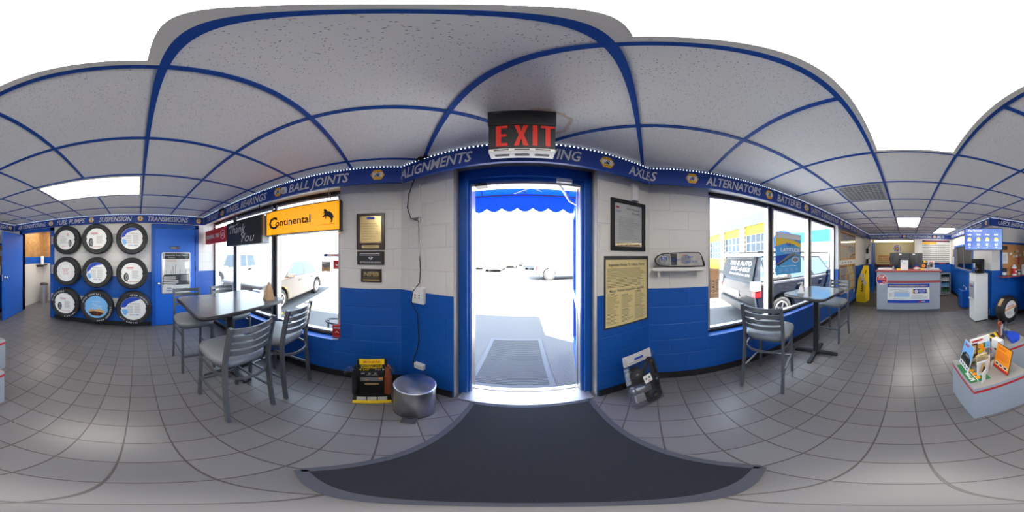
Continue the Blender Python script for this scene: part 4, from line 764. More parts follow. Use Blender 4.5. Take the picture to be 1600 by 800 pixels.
def wipers(p):
    p.rect(-.235, .235, -.32, .32, 0); z = .0015; p.m('paper').rect(-.235, .235, .23, .32, z); p.m('yellow').prism([(-.235, .10), (-.1, .15), (.1, .15), (.235, .10), (.235, .17), (.1, .215), (-.1, .23), (-.235, .23)], z, z+.001); p.m('ink blue').text('rain', -.01, .155, .05, z+.0015, w=.10, bold=.03); p.m('green').text('x', .075, .15, .045, z+.0015, bold=.03)
    p.m('paper').text('LATITUDE', .03, .06, .06, z, w=.36, bold=.035); p.lines(-.1, .2, .02, -.0, 1, z, .3); p.m('ink blue').prism([(-.235, -.18), (.02, .0), (-.235, -.04)], z, z+.0008); p.m('grey').prism([(-.22, -.16), (-.2, -.19), (.10, -.03), (.22, -.06), (.22, -.04), (.10, .01), (.06, .015)], z+.001, z+.002); p.m('black').prism([(-.215, -.17), (-.2, -.187), (.1, -.026), (.1, -.018)], z+.002, z+.003); p.m('paper').disc(.12, -.1, .075, z, .045); p.m('grey').disc(.12, -.1, .06, z+.001, .034); p.m('paper').lines(-.14, .14, -.185, -.205, 1, z, .5)
    p.m('light blue')
    for i in range(4): p.disc(-.15+.1*i, -.26, .035, z, .035)
M('poster blue', (70, 170, 235), .5)
decal('window_poster', 'large blue and yellow wiper blade poster in the middle of the right window', 'poster', at(FW, 2.04, 1.56) @ Matrix.Diagonal((1.35, 1.05, 1, 1)), wipers, 'poster blue')
# ---------------------------------------------------------------- bulletin boards, outlet, yellow rack, wall bits by the counter
def board(label, y, zc, h, wd, seed, wheel):
    t = thing('bulletin_board', label, 'bulletin board', at(FRT, y, zc)); a, c = wd/2, h/2
    MB('bulletin cork').box(-a, a, -c, c, 0, .012).obj('panel', t); b = MB('oak')
    b.box(-a, a, -c, -c+.03, 0, .025); b.box(-a, a, c-.03, c, 0, .025); b.box(-a, -a+.03, -c, c, 0, .025); b.box(a-.03, a, -c, c, 0, .025); b.obj('frame', t)
    rnd = random.Random(seed); n = 5
    for i in range(n):
        for j in range(2 if wheel else 3):
            if wheel and i == 4 and j == 0: continue
            x0 = -a+.05+i*(wd-.1)/n; y0 = -c+.05+j*(h-.1)/(2 if wheel else 3); ww = (wd-.1)/n-.03; hh = (h-.1)/(2 if wheel else 3)-.03
            if i == 2 and j == 1 and not wheel: s = MB('walnut').rect(x0+.06, x0+ww-.06, y0, y0+hh, .0125); s.obj('red_slip', t); continue
            s = MB('paper grey').rect(x0, x0+ww, y0, y0+hh, .0125); s.m('ink grey').lines(x0+.02, x0+ww-.02, y0+hh-.03, y0+.03, 7, .014, .25, .4, i*7+j); s.obj('sheet', t)
    if wheel: d = MB('letter silver').disc(.42, -.08, .14, .013, n=28); d.m('grey').disc(.42, -.08, .10, .0145, n=24); d.m('paper grey').disc(.42, -.08, .05, .016, n=20); d.obj('wheel_cover', t)
    MB('acrylic sheet').box(-a+.03, a-.03, -c+.03, c-.03, .02, .0225).obj('glazing', t)
board('upper glazed bulletin board with oak trim and a round silver disc', 4.45, 1.80, .78, 1.25, 1, True)
board('lower glazed bulletin board crowded with paper sheets', 4.42, .895, .78, 1.25, 2, False)
for i in range(4):
    o = decal('photo_card', ('first of four small white cards between the bulletin boards, nearest the window', 'second of four small white cards between the bulletin boards, counted from the window', 'third of four small white cards between the bulletin boards, counted from the window', 'last of four small white cards between the bulletin boards, counted from the window')[i], 'card', at(FRT, 4.02+.22*i, 1.345), lambda p: (p.rect(-.07, .07, -.05, .05, 0), p.m('ink grey').rect(-.05, .05, -.03, .02, .0015))); o['group'] = 'cards between the bulletin boards'
t = thing('wall_outlet', 'small white outlet low on the wall under the lower bulletin board', 'outlet', at(FRT, 5.0, .40)); MB('white plastic').box(-.035, .035, -.06, .06, 0, .008).obj('cover_plate', t); MB('slot dark').rect(-.012, .012, .015, .03, .008).rect(-.012, .012, -.03, -.015, .008).obj('socket', t)
t = thing('wiper_rack', 'tall yellow wiper blade rack against the wall near the service counter', 'display rack', Matrix.Translation((1.40, -5.22, 0)) @ Matrix.Rotation(math.radians(-10), 4, 'Z'))
b = MB('yellow'); b.box(-.16, .16, -.17, .19, 0, .30); b.rings([[(-.16, -.17, .30), (.16, -.17, .30), (.16, .17, .30), (-.16, .17, .30)], [(-.15, -.17, .75), (.13, -.17, .75), (.13, .10, .75), (-.15, .10, .75)], [(-.14, -.17, 1.2), (.02, -.17, 1.2), (.02, -.10, 1.2), (-.14, -.10, 1.2)]], True, False); b.obj('body', t, bevel=.006)
p = MB('black'); p.T = Matrix.Translation((-.01, .15, .5)) @ Matrix.Rotation(math.radians(9), 4, 'X') @ Matrix(((-1, 0, 0, 0), (0, 0, 1, 0), (0, 1, 0, 0), (0, 0, 0, 1))) @ Matrix.Rotation(PI/2, 4, 'Z'); p.text('RAIN-X', .05, -.03, .09, .0, w=.38, bold=.03); p.obj('lettering', t)
b = MB('paper grey')
for z, x in ((.72, -.02), (.60, -.10), (.84, .0)): b.box(x-.07, x+.03, .13-.3*(z-.5)*.5, .16-.3*(z-.5)*.5, z, z+.1)
b.objs('leaflet', t); b = MB('black plastic'); b.cyl((-.1, .02, .75), (-.1, .0, 1.05), .012, n=8); b.obj('wiper_sample', t)
def bracket(label, z, tilt):
    t = thing('wall_bracket', label, 'wall bracket', at(FBK, -1.52, z)); MB('black plastic').box(-.06, .03, -.1, .1, 0, .08).obj('holder', t); b = MB('black plastic'); b.bar((-.02, .08, .05), (.1, .08+tilt, .1), .02, .03); b.obj('arm', t)
bracket('upper black bracket on the narrow wall beside the office opening', 1.72, .18); bracket('lower black bracket with an arm beside the office opening', 1.30, .05)
t = thing('hose_reel', 'black and chrome wall reel beside the office opening', 'reel', at(FBK, -1.50, .96)); b = MB('black plastic'); b.cyl((0, 0, 0), (0, 0, .12), .07, n=20); b.obj('drum', t); b = MB('chrome')
for k in range(4): b.bar((0, 0, .125), (.13*math.cos(k*1.6+.4), .13*math.sin(k*1.6+.4), .16), .02, .01)
b.obj('spokes', t)
# ---------------------------------------------------------------- service counter
KY = -4.22
t = thing('service_counter', 'grey service counter with dark red top and stripe', 'counter', (-.075, KY, 0))
b = MB('counter grey'); b.box(-.83, .83, -.62, 0, .075, 1.105); b.obj('body', t); MB('plinth').box(-.80, .80, -.58, -.02, 0, .075).obj('plinth', t)
MB('counter red').box(-.865, .865, -.66, .04, 1.105, 1.145).obj('worktop', t, bevel=.006); MB('counter red').box(-.832, .832, -.6, .006, .815, .875).obj('stripe', t)
FK = frame(-.075, KY+.007, -1, 0)
t = thing('counter_poster', 'wide blue and white maintenance poster on the front of the counter', 'poster', at(FK, .0, .53)); a, c = .545, .262
p = MB('paper').rect(-a, a, -c, c, 0, .003); z = .0035; p.m('ink blue').rect(-a, a, c-.10, c, z).rect(-a, a, -c, -c+.085, z); p.m('yellow').text('PREVENTIVE MAINTENANCE SCHEDULE AND WARRANTY', 0, c-.05, .032, z+.0015, w=1.0, bold=.02); p.m('ink').text('PLAN FOR PREVENTIVE', -.25, .125, .02, z, w=.25); p.text('MAINTENANCE INTERVALS BY MILEAGE', -.25, .10, .018, z, w=.46)
for j in range(4):
    p.m('light blue').rect(-.38, .02, -.085+.03*j, -.065+.03*j, z); p.m('orange').rect(-.44, -.42, -.085+.03*j, -.07+.03*j, z); p.m('ink grey').rect(-.5, -.45, -.083+.03*j, -.072+.03*j, z)
p.m('ink grey').lines(-.4, .0, -.11, -.16, 2, z, .3).lines(-.38, .02, .07, .03, 2, z, .3, .1); p.m('yellow').prism([(.10, -.0), (.50, .0), (.48, .13), (.09, .13)], z, z+.001); p.m('ink blue').prism([(.13, .005), (.47, .005), (.46, .125), (.12, .125)], z+.001, z+.002); p.m('badge white').disc(.2, .063, .05, z+.002, .042); p.m('ink red').text('NAPA', .2, .063, .022, z+.0035, w=.07, bold=.02); p.m('paper').text('AUTO CARE', .35, .09, .028, z+.003, w=.17, bold=.02).text('PEACE OF MIND', .35, .055, .022, z+.003, w=.18).text('WARRANTY', .35, .025, .022, z+.003, w=.14); p.m('ink grey').lines(.08, .49, -.04, -.15, 5, z, .25, .3, 2); p.m('ink red').rect(.26, .32, -.245, -.195, z+.0015); p.m('paper').text('NAPA', .38, -.22, .03, z+.0015, w=.1, bold=.02); p.obj('print', t)
t = thing('stop_sticker', 'red octagonal stop sticker on the upper corner of the counter', 'sticker', at(FK, -.70, .90)); R = .155
b = MB('badge white'); b.prism([(R*math.cos(math.radians(22.5+45*k)), R*math.sin(math.radians(22.5+45*k))) for k in range(8)], 0, .003); b.m('red').prism([(R*.93*math.cos(math.radians(22.5+45*k)), R*.93*math.sin(math.radians(22.5+45*k))) for k in range(8)], .003, .004); b.m('badge white').text('STOP', 0, .075, .062, .0045, w=.16, bold=.03); b.text('FREE INSPECTION', 0, .015, .02, .0045, w=.22); b.m('ink blue').prism([(-.12, -.06), (-.10, -.03), (-.06, -.01), (-.02, -.02), (.02, -.06), (0, -.085), (-.09, -.085)], .0045, .0055); b.m('badge white').text('ASK', .06, -.06, .03, .0045, w=.07); b.rect(-.05, .05, -.125, -.1, .0045); b.obj('print', t)
CT = 1.146
def monitor(label, x, y, rot, z=CT):
    t = thing('computer_monitor', label, 'monitor', floor_at(x, y, z, rot)); b = MB('dark plastic'); b.box(-.27, .27, -.02, .015, .12, .46); b.box(-.16, .16, .015, .04, .17, .40); b.obj('screen', t, bevel=.006); MB('black plastic').box(-.24, .24, -.022, -.02, .14, .44).obj('display', t)
    b = MB('black plastic'); b.box(-.035, .035, .04, .065, .02, .30); b.box(-.12, .12, -.08, .12, 0, .015); b.obj('stand', t); p = MB('paper grey').box(-.05, .02, .0155, .017, .40, .44); p.obj('label_sticker', t)
monitor('dark monitor seen from behind on the counter, on the side of the window', .17, -4.54, 8); monitor('dark monitor seen from behind on the counter, beside the parts box', -.22, -4.73, -8)
t = thing('sign_holder', 'white upright sign holder at the front edge of the counter', 'sign holder', floor_at(.035, -4.30, CT)); MB('acrylic').box(-.105, .105, -.05, .02, 0, .003).obj('base', t)
p = MB('paper').box(-.10, .10, .0, .004, .003, .265); p.T = Matrix.Translation((0, .0045, 0)) @ Matrix(((-1, 0, 0, 0), (0, 0, 1, 0), (0, 1, 0, 0), (0, 0, 0, 1))); p.m('light blue').rect(-.075, -.045, .21, .25, 0); p.m('ink').text('SCAN', 0, .195, .018, 0, w=.06); p.text('TO REVIEW', 0, .17, .014, 0, w=.08); p.obj('page', t)
t = thing('paper_bowl', 'white round dish on the counter', 'dish', (-.30, -4.38, CT)); MB('white plastic').lathe([(.05, 0), (.085, .02), (.1, .05), (.09, .055), (0, .045)], 24).obj('bowl', t)
t = thing('red_stapler', 'small red gadget behind the white dish on the counter', 'stapler', (-.30, -4.53, CT)); b = MB('red'); b.lathe([(.05, 0), (.05, .05), (.035, .075), (0, .08)], 18); b.obj('body', t)
for lab, x, y in (('yellow sticky note pad beside the white sign holder', .19, -4.34), ('yellow sticky note pad beside the white dish', -.44, -4.37)): t = thing('note_pad', lab, 'note pad', (x, y, CT), 'note pads on the counter'); MB('yellow').box(-.045, .045, -.04, .04, 0, .04).obj('pad', t)
t = thing('pen_cup', 'small steel pen cup with pens by the yellow note pad', 'pen cup', (.33, -4.42, CT)); MB('brushed steel').lathe([(.03, 0), (.032, .085)], 18).obj('cup', t); b = MB('ink'); b.cyl((.0, 0, .06), (.02, 0, .13), .004, n=6); b.cyl((-.01, 0, .06), (-.02, .01, .12), .004, n=6); b.objs('pen', t)
t = thing('paper_tray', 'flat pale paper tray at the window end of the counter', 'tray', (.56, -4.48, CT)); MB('white plastic').box(-.2, .2, -.12, .12, 0, .04).obj('tray', t); MB('paper grey').box(-.18, .18, -.10, .10, .04, .045).obj('papers', t)
t = thing('laptop', 'thin light grey flat laptop at the cork board end of the counter', 'laptop', (-.70, -4.38, CT)); MB('letter silver').box(-.2, .2, -.13, .13, 0, .02).obj('base', t); MB('grey plastic').box(-.2, .2, -.135, .12, .02, .032).obj('lid', t)
for lab, nm, cat, x, h, mt, w_ in (('dark parts box with a round orange mark standing behind the monitors', 'parts_box', 'box', -.47, .25, 'dark plastic', .11), ('white upright brochure with a grey photo near the counter end', 'photo_stand', 'photo stand', -.74, .22, 'paper', .09)):
    t = thing(nm, lab, cat, (x, -4.72 if nm == 'photo_stand' else -4.56, CT)); MB(mt).box(-w_, w_, -.03, .03, 0, h).obj('body', t); p = MB('orange'); p.T = Matrix.Translation((0, .031, 0)) @ Matrix(((-1, 0, 0, 0), (0, 0, 1, 0), (0, 1, 0, 0), (0, 0, 0, 1)))
    if nm == 'parts_box': p.disc(.03, .10, .05, 0); p.m('red').disc(.03, .10, .02, .0015); p.m('yellow').rect(.03, .10, .19, .235, 0)
    else: p.m('grey').rect(-.07, .07, .04, .17, 0); p.m('black').disc(0, .1, .03, .0015, .05); p.m('ink red').rect(-.06, .06, .185, .205, 0)
    p.obj('print', t)
t = thing('white_carton', 'small slim white carton between the parts box and the photo stand', 'carton', (-.645, -4.66, CT)); MB('paper').box(-.03, .03, -.03, .03, 0, .15).m('ink grey').box(-.02, .02, .03, .031, .03, .12).obj('body', t)
# ---------------------------------------------------------------- rear wall and office
t = thing('menu_board', 'tall white price board with dark ruled lines on the rear wall', 'price board', at(FBK, 1.22, 1.67, .004)); a, c = .56, .48
p = MB('paper grey').rect(-a, a, -c, c, 0, .012); z = .0125; p.m('navy').rect(-a, a, c-.07, c, z).rect(-a, a, -c, -c+.07, z); p.m('ink red').text('SERVICE & WARRANTY PRICES', 0, c-.035, .04, z+.0015, w=.9, bold=.02); p.m('badge yellow').rect(-a, 0, c-.16, c-.075, z)
for i in range(9): p.m('dark plastic').rect(-a+.01, a-.01, .27-.082*i, .285-.082*i, z); p.m('ink grey').lines(-.5, -.2, .325-.082*i, .29-.082*i, 1, z, .5, .3, i); p.lines(.05, .45, .325-.082*i, .29-.082*i, 1, z, .5, .4, i+9)
p.m('dark plastic').rect(-.004, .004, -c+.07, c-.07, z); p.m('ink red').rect(.1, .4, -c+.02, -c+.05, z+.0015); p.obj('panel', t)
t = thing('beverage_fridge', 'small glass door drinks fridge against the rear wall', 'fridge', at(FBK, 1.49, 0, .46))
b = MB('black plastic'); b.box(-.2, .2, 0, .88, -.45, -.43); b.box(-.2, -.18, 0, .88, -.43, -.02); b.box(.18, .2, 0, .88, -.43, -.02); b.box(-.18, .18, 0, .06, -.43, -.02); b.box(-.18, .18, .84, .88, -.43, -.02); b.obj('cabinet', t); b = MB('grey plastic'); b.box(-.2, -.17, .04, .88, -.02, .01); b.box(.17, .2, .04, .88, -.02, .01); b.box(-.2, .2, .04, .07, -.02, .01); b.box(-.2, .2, .84, .88, -.02, .01); o = b.obj('door', t); b = MB('aluminium'); b.bar((.185, .3, .02), (.185, .6, .02), .015, .015); b.obj('handle', o)
MB('acrylic').box(-.17, .17, .07, .84, .0, .004).obj('door_glass', t)
b = MB('letter silver')
for z_ in (.12, .33, .56): b.box(-.175, .175, z_-.012, z_-.002, -.40, -.03)
b.objs('shelf', t)
for r, (z_, mt) in enumerate(((.12, 'green'), (.33, 'light blue'), (.56, 'paper grey'))):
    for i in range(5): tag(MB(mt).lathe([(.026, 0), (.026, .11), (.012, .15), (.012, .165), (0, .166)], 12).obj('drink_bottle', None, at(FBK, 1.49-.13+.065*i, z_, .40) @ Matrix.Rotation(-PI/2, 4, 'X')), ('green bottles on the lowest shelf of the drinks fridge', 'blue bottles on the middle shelf of the drinks fridge', 'pale bottles on the top shelf of the drinks fridge')[r], 'bottle', ('green bottles on the lowest fridge shelf', 'blue bottles on the middle fridge shelf', 'pale bottles on the top fridge shelf')[r])
FO = frame(0, -8.1, -1, 0)
t = thing('wall_clock', 'round blue wall clock in the office behind the counter', 'clock', at(FO, -.42, 1.88)); b = MB('chrome'); b.lathe([(.20, 0), (.20, .03), (.175, .045), (.17, .03)], 36, close=False); b.obj('rim', t)
b = MB('ink blue').disc(0, 0, .175, .012, d=.006, n=36); b.m('badge white').disc(0, 0, .14, .018, n=32); b.m('ink blue').disc(0, 0, .11, .0195, n=32); b.m('badge yellow').prism([(.085*math.cos(math.radians(60*k)), .06*math.sin(math.radians(60*k))) for k in range(6)], .021, .022); b.m('navy').text('NAPA', 0, 0, .04, .0225, w=.12, bold=.02); b.obj('dial', t); b = MB('black'); b.bar((0, 0, .026), (.06, .04, .026), .008, .002); b.bar((0, 0, .028), (-.02, .10, .028), .006, .002); b.obj('hands', t)
t = thing('wall_poster', 'wide poster with red lettering and a tire on the office wall', 'poster', at(FO, -.98, 1.32)); p = MB('cream paper').prism([(-.52, -.22), (.42, -.22), (.42, .28), (-.36, .28)], 0, .006); z = .0065; p.m('orange')
for i, s in enumerate(('EXPERIENCED?', 'CALL US FOR', 'ROAD HAZARD', 'WARRANTY')): p.m('ink red' if i < 3 else 'ink').text(s, -.12+.0*i, .19-.105*i, .07, z, w=.55, shear=.2, bold=.02)
p.m('black').disc(.40, .06, .24, z, .27); p.m('cream paper').disc(.40, .06, .16, z+.0015, .19); p.m('ink red').text('TIRE', .40, .06, .08, z+.003, w=.2, bold=.03); p.m('walnut').rect(-.54, .46, -.34, -.24, z); p.m('ink red').text('INCLUDES FREE ROTATIONS', -.04, -.29, .05, z+.0015, w=.9, bold=.02); p.obj('print', t)
t = thing('office_lamp', 'long fluorescent strip lamp in the office behind the counter', 'strip lamp', (.6, -7.15, 2.26)); MB('white paint').box(-.95, .8, -.09, .09, -.06, .13).obj('housing', t)
M('strip tube', (255, 240, 200), .4, emit=9); b = MB('strip tube'); b.cyl((-.93, 0, -.09), (.78, 0, -.09), .025, n=10); b.obj('tube', t)
t = thing('office_door', 'blue door standing open edge-on in the office opening', 'door', Matrix.Translation((1.37, -6.57, 0)) @ Matrix.Rotation(math.radians(-86), 4, 'Z')); MB('blue paint').box(0, .85, -.02, .02, .01, 2.1).obj('door_leaf', t); MB('chrome').lathe([(.01, .02), (.01, .05), (.028, .06), (.026, .08), (0, .085)], 14).obj('knob', t, Matrix.Translation((.78, 0, 1.0)) @ Matrix.Rotation(PI/2, 4, 'X'))
t = thing('small_picture', 'small tan framed picture on the wall beside the service window', 'picture', at(FPI, -6.12, 1.63)); MB('walnut').box(-.09, .09, -.14, .14, 0, .015).obj('frame', t); MB('tan').rect(-.075, .075, -.125, .125, .015).m('paper grey').rect(-.05, .05, -.09, .09, .0165).obj('print', t)
t = thing('booth_shelf', 'metal shelving seen through the service window', 'shelving', (-3.0, -5.1, 0)); b = MB('tan')
for k in range(8): b.box(-.16, .16, -1.2, 1.2, .9+.13*k, .915+.13*k)
b.objs('shelf', t); b = MB('black plastic')
for y in (-1.2, 0, 1.2): b.box(-.17, .17, y-.02, y+.02, 0, 2.0)
b.objs('upright', t)
# ---------------------------------------------------------------- column: television, water cooler, coffee maker, fountain
u = Vector((-.46, -.888, 0)); TVF = frame(-1.43, -2.76, -.888, .46)
t = thing('television', 'flat television showing a blue weather forecast on the column', 'television', at(TVF, 0, 1.842)); b = MB('black plastic'); b.box(-.365, .365, -.215, .215, -.04, .0); b.box(-.365, .365, -.215, -.203, 0, .006); b.box(-.365, .365, .205, .215, 0, .006); b.box(-.365, -.355, -.215, .215, 0, .006); b.box(.355, .365, -.215, .215, 0, .006); b.obj('bezel', t)
def screen_mat():
    m, nt, b, N, L = nodes('forecast screen'); tc = N('ShaderNodeTexCoord'); sp = N('ShaderNodeSeparateXYZ'); L(tc.outputs['Object'], sp.inputs[0])
    k = math_node(N, L, 'ADD', math_node(N, L, 'MULTIPLY', sp.outputs[0], .9), math_node(N, L, 'MULTIPLY', sp.outputs[1], -.8))
    n = N('ShaderNodeTexNoise'); n.inputs['Scale'].default_value = 5; L(tc.outputs['Object'], n.inputs['Vector']); k = math_node(N, L, 'ADD', math_node(N, L, 'ADD', k, math_node(N, L, 'MULTIPLY', n.outputs[0], .8)), .05)
    c = mixc(N, L, k, lin((40, 84, 200)), lin((150, 185, 240))); L(c, b.inputs['Emission Color']); b.inputs['Emission Strength'].default_value = .75; b.inputs['Base Color'].default_value = (.01, .01, .02, 1); b.inputs['Roughness'].default_value = .2
screen_mat(); M('screen white', (235, 238, 250), .4, emit=.8); M('screen sun', (250, 205, 90), .4, emit=.8)
p = MB('forecast screen').box(-.355, .355, -.203, .205, 0, .003); p.obj('screen', t); p = MB('screen white'); z = .0035
p.text('5 Day Forecast', -.18, .17, .04, z, w=.3, bold=.02)
for i in range(4): x = -.27+.17*i; p.m('screen white').text(('WED', 'THU', 'FRI', 'SAT')[i], x, .085, .028, z, w=.08, bold=.02); p.m('screen sun').disc(x, .0, .034, z, n=18); p.m('screen white').disc(x, -.025, .04, z+.0015, .014, n=16); p.text(('55', '52', '57', '61')[i], x, -.10, .04, z, w=.05, bold=.02); p.text(('38', '35', '40', '44')[i], x, -.155, .022, z, w=.03)
p.obj('screen_graphics', t); b = MB('black plastic'); b.bar((0, 0, -.04), (.0, 0, -.27), .06, .06); b.box(-.12, .12, -.12, .12, -.05, -.04); b.obj('wall_mount', t)
t = thing('water_cooler', 'white water cooler standing against the column', 'water cooler', (-1.62, -3.38, 0)); b = MB('white plastic'); b.box(-.165, .165, -.16, .16, .02, 1.10); b.box(-.17, .17, -.165, .165, 1.10, 1.125); b.obj('body', t, bevel=.02); MB('dark plastic').box(-.14, .14, -.13, .13, 0, .02).obj('feet', t)
b = MB('grey plastic'); b.box(.164, .17, -.12, .12, .55, .95); b.m('paper grey').box(.17, .175, -.1, .1, .9, .95); b.box(.17, .21, -.1, .1, .53, .56); b.m('ink red').box(.17, .19, -.06, -.03, .82, .86); b.m('ink blue').box(.17, .19, .03, .06, .82, .86); b.obj('tap_recess', t); MB('paper').box(-.15, -.08, .1605, .162, .98, 1.05).obj('sticker', t); b = MB('grey plastic'); b.tube([(-.15, .165, .2), (-.2, .17, .3), (-.19, .17, .14), (-.15, .165, .12)], .006, 6); b.obj('cord', t)
t = thing('coffee_maker', 'black coffee maker with glass pot on the water cooler', 'coffee maker', floor_at(-1.60, -3.36, 1.126, 20)); b = MB('black plastic'); b.box(-.09, .09, -.12, .12, 0, .03); b.box(-.09, -.02, -.12, .12, .03, .30); b.box(-.09, .1, -.12, .12, .23, .33); b.obj('body', t, bevel=.008); MB('bottle clear').lathe([(.05, .03), (.065, .07), (.06, .13), (.045, .17)], 20, (.04, 0)).obj('glass_pot', t); MB('walnut').lathe([(0, .033), (.048, .033), (.062, .07), (.058, .10), (0, .10)], 20, (.04, 0)).obj('coffee', t); b = MB('black plastic'); b.tube([(.04, .06, .15), (.04, .11, .14), (.04, .11, .08), (.04, .065, .06)], .009, 8); b.lathe([(.048, .17), (.03, .19), (0, .192)], 18, (.04, 0)); b.obj('pot_handle', t)
t = thing('drinking_fountain', 'low blue box with a chrome spout on the wall behind the water cooler', 'drinking fountain', (-1.68, -4.45, 0)); MB('blue paint').box(-.16, .14, -.18, .18, .02, .53).obj('cabinet', t, bevel=.01); b = MB('chrome'); b.tube([(-.05, 0, .53), (-.05, 0, .60), (.0, 0, .66), (.03, 0, .64)], .014, 10); b.box(-.12, .1, -.14, .14, .53, .54); b.obj('spout', t)
t = thing('floor_tire', 'single tire standing in a grey cradle on the floor below the cork board', 'tire', Matrix.Translation((-2.06, -2.86, .345)) @ Matrix.Rotation(math.radians(196), 4, 'Z') @ Matrix.Rotation(PI/2, 4, 'X')); R, k = .30, .20
b = MB('black rubber'); b.rings([[(r*math.cos(2*PI*i/48), r*math.sin(2*PI*i/48), z) for i in range(48)] for r, z in ((.205, -.1), (.25, -.105), (.285, -.095), (.298, -.06), (.298, -.03), (.29, -.025), (.298, -.02), (.298, .02), (.29, .025), (.298, .03), (.298, .06), (.285, .095), (.25, .105), (.205, .1))], False, True, True); b.obj('rubber', t)
p = MB('paper').disc(0, 0, .207, -.10, d=.192, n=40); p.obj('insert', t); q_ = MB('ink red'); z = .093; q_.lines(-.12, .14, .10, .06, 2, z, .4, .2); q_.m('orange').prism([(-.2, .0), (.19, .03), (.19, .06), (-.2, .03)], z, z+.001); q_.m('black rubber').prism([(.10, -.05), (.13, .0), (.19, .03), (.2, -.03), (.17, -.11), (.12, -.12)], z+.001, z+.002); q_.m('ink grey').lines(-.14, .05, -.03, -.12, 4, z, .3, .3, 2); q_.obj('print', t)
b = MB('tan'); b.rings([[(.301*math.cos(math.radians(a)), .301*math.sin(math.radians(a)), s) for s in (-.04, .04)]+[(.303*math.cos(math.radians(a)), .303*math.sin(math.radians(a)), s) for s in (.04, -.04)] for a in range(120, 160, 5)], True, False); b.m('paper grey'); b.obj('paper_band', t)
t = thing('tire_cradle', 'grey wedge cradle under the floor tire', 'cradle', floor_at(-2.06, -2.86, 0, 16)); b = MB('plinth')
for y in (-.11, .09): b.box(-.18, .18, y, y+.02, 0, .03); b.T = Matrix.Translation((0, y, 0)) @ Matrix.Rotation(PI/2, 4, 'X'); b.prism([(-.2, 0), (-.1, 0), (-.17, .12)], -.02, 0).prism([(.2, 0), (.1, 0), (.17, .12)], -.02, 0); b.T = Matrix()
b.objs('wedge', t); MB('plinth').box(-.2, -.16, -.13, .11, 0, .02).box(.16, .2, -.13, .11, 0, .02).objs('cross_bar', t)
# ---------------------------------------------------------------- cork board and ledge
t = thing('cork_board', 'cork board in a blue frame with pinned notes above the red ledge', 'cork board', at(FCO, 2.62, 1.43)); a, c = .50, .37
MB('bulletin cork').box(-a, a, -c, c, 0, .01).obj('panel', t); b = MB('blue paint'); b.box(-a-.05, a+.05, c, c+.05, 0, .03); b.box(-a-.05, -a, -c, c, 0, .03); b.box(a, a+.05, -c, c, 0, .03); b.obj('frame', t, bevel=.003)
for nm, x, y, w_, h_, mt, r in (('black_flyer', -.42, .28, .14, .10, 'black', 0), ('notice_sheet', -.41, .04, .16, .26, 'paper', 0), ('pinned_card', -.24, .14, .07, .05, 'paper', 25), ('pinned_card', -.15, .08, .06, .05, 'paper grey', -12), ('pinned_card', -.03, .21, .07, .05, 'paper grey', -15), ('pinned_card', -.06, .09, .07, .05, 'paper', 5), ('pinned_card', .06, .11, .06, .05, 'paper grey', 8), ('pinned_card', -.13, .19, .05, .05, 'green', 20), ('red_flyer', .0, -.03, .06, .16, 'red', 0), ('pinned_card', .22, .16, .1, .14, 'paper', 4), ('pinned_card', .3, -.05, .12, .16, 'paper grey', -4)):
    s = MB(mt); s.T = Matrix.Translation((x, y, .011)) @ Matrix.Rotation(math.radians(r), 4, 'Z'); s.rect(-w_/2, w_/2, -h_/2, h_/2, 0); s.m('ink grey').lines(-w_*.4, w_*.3, h_*.3, -h_*.3, 3 if h_ < .1 else 7, .0015, .25, .4, 3); s.obj(nm, t)
t = thing('wall_ledge', 'dark red ledge under the cork board', 'ledge', at(FCO, 2.60, 1.03)); MB('counter red').box(-.58, .58, 0, .028, 0, .20).obj('board', t, bevel=.008); b = MB('blue paint'); b.box(-.4, -.37, -.1, 0, 0, .14); b.box(.37, .4, -.1, 0, 0, .14); b.objs('bracket', t)
LZ = 1.0585
t = thing('coffee_jar', 'small dark blue jar with a black lid on the red ledge', 'jar', (-2.13, -3.07, LZ)); MB('navy').lathe([(.05, 0), (.052, .01), (.052, .12), (.045, .13)], 22).obj('jar', t); MB('paper grey').lathe([(.053, .03), (.053, .09)], 22, close=False).obj('label', t); MB('black plastic').lathe([(.055, .13), (.057, .18), (0, .182)], 22).obj('lid', t)
t = thing('creamer_bottle', 'white bottle with a red label on the red ledge', 'bottle', (-2.41, -3.06, LZ)); MB('white plastic').lathe([(.06, 0), (.065, .01), (.065, .19), (.05, .21), (.03, .225)], 24).obj('bottle', t); MB('red').lathe([(.066, .04), (.066, .17)], 24, close=False).m('paper').box(-.02, .02, .064, .067, .07, .12).obj('label', t); MB('white plastic').lathe([(.034, .225), (.034, .255), (0, .257)], 20).obj('cap', t)
t = thing('paper_cup_stack', 'stack of white paper cups on the red ledge', 'paper cups', (-2.68, -3.05, LZ)); b = MB('paper')
b.lathe([(.043, 0)]+[p for k in range(7) for p in ((.042, .02+.03*k), (.044, .025+.03*k), (.041, .03+.03*k))]+[(.03, .25), (0, .252)], 22); b.obj('cups', t)
t = thing('sugar_jar', 'clear jar between the white bottle and the paper cups', 'jar', (-2.55, -3.05, LZ)); MB('bottle clear').lathe([(.04, 0), (.045, .01), (.045, .11)], 20).obj('jar', t); MB('paper').lathe([(.04, .004), (.04, .07), (0, .07)], 20).obj('sugar', t); MB('paper grey').lathe([(.047, .11), (.047, .13), (0, .131)], 20).obj('lid', t)
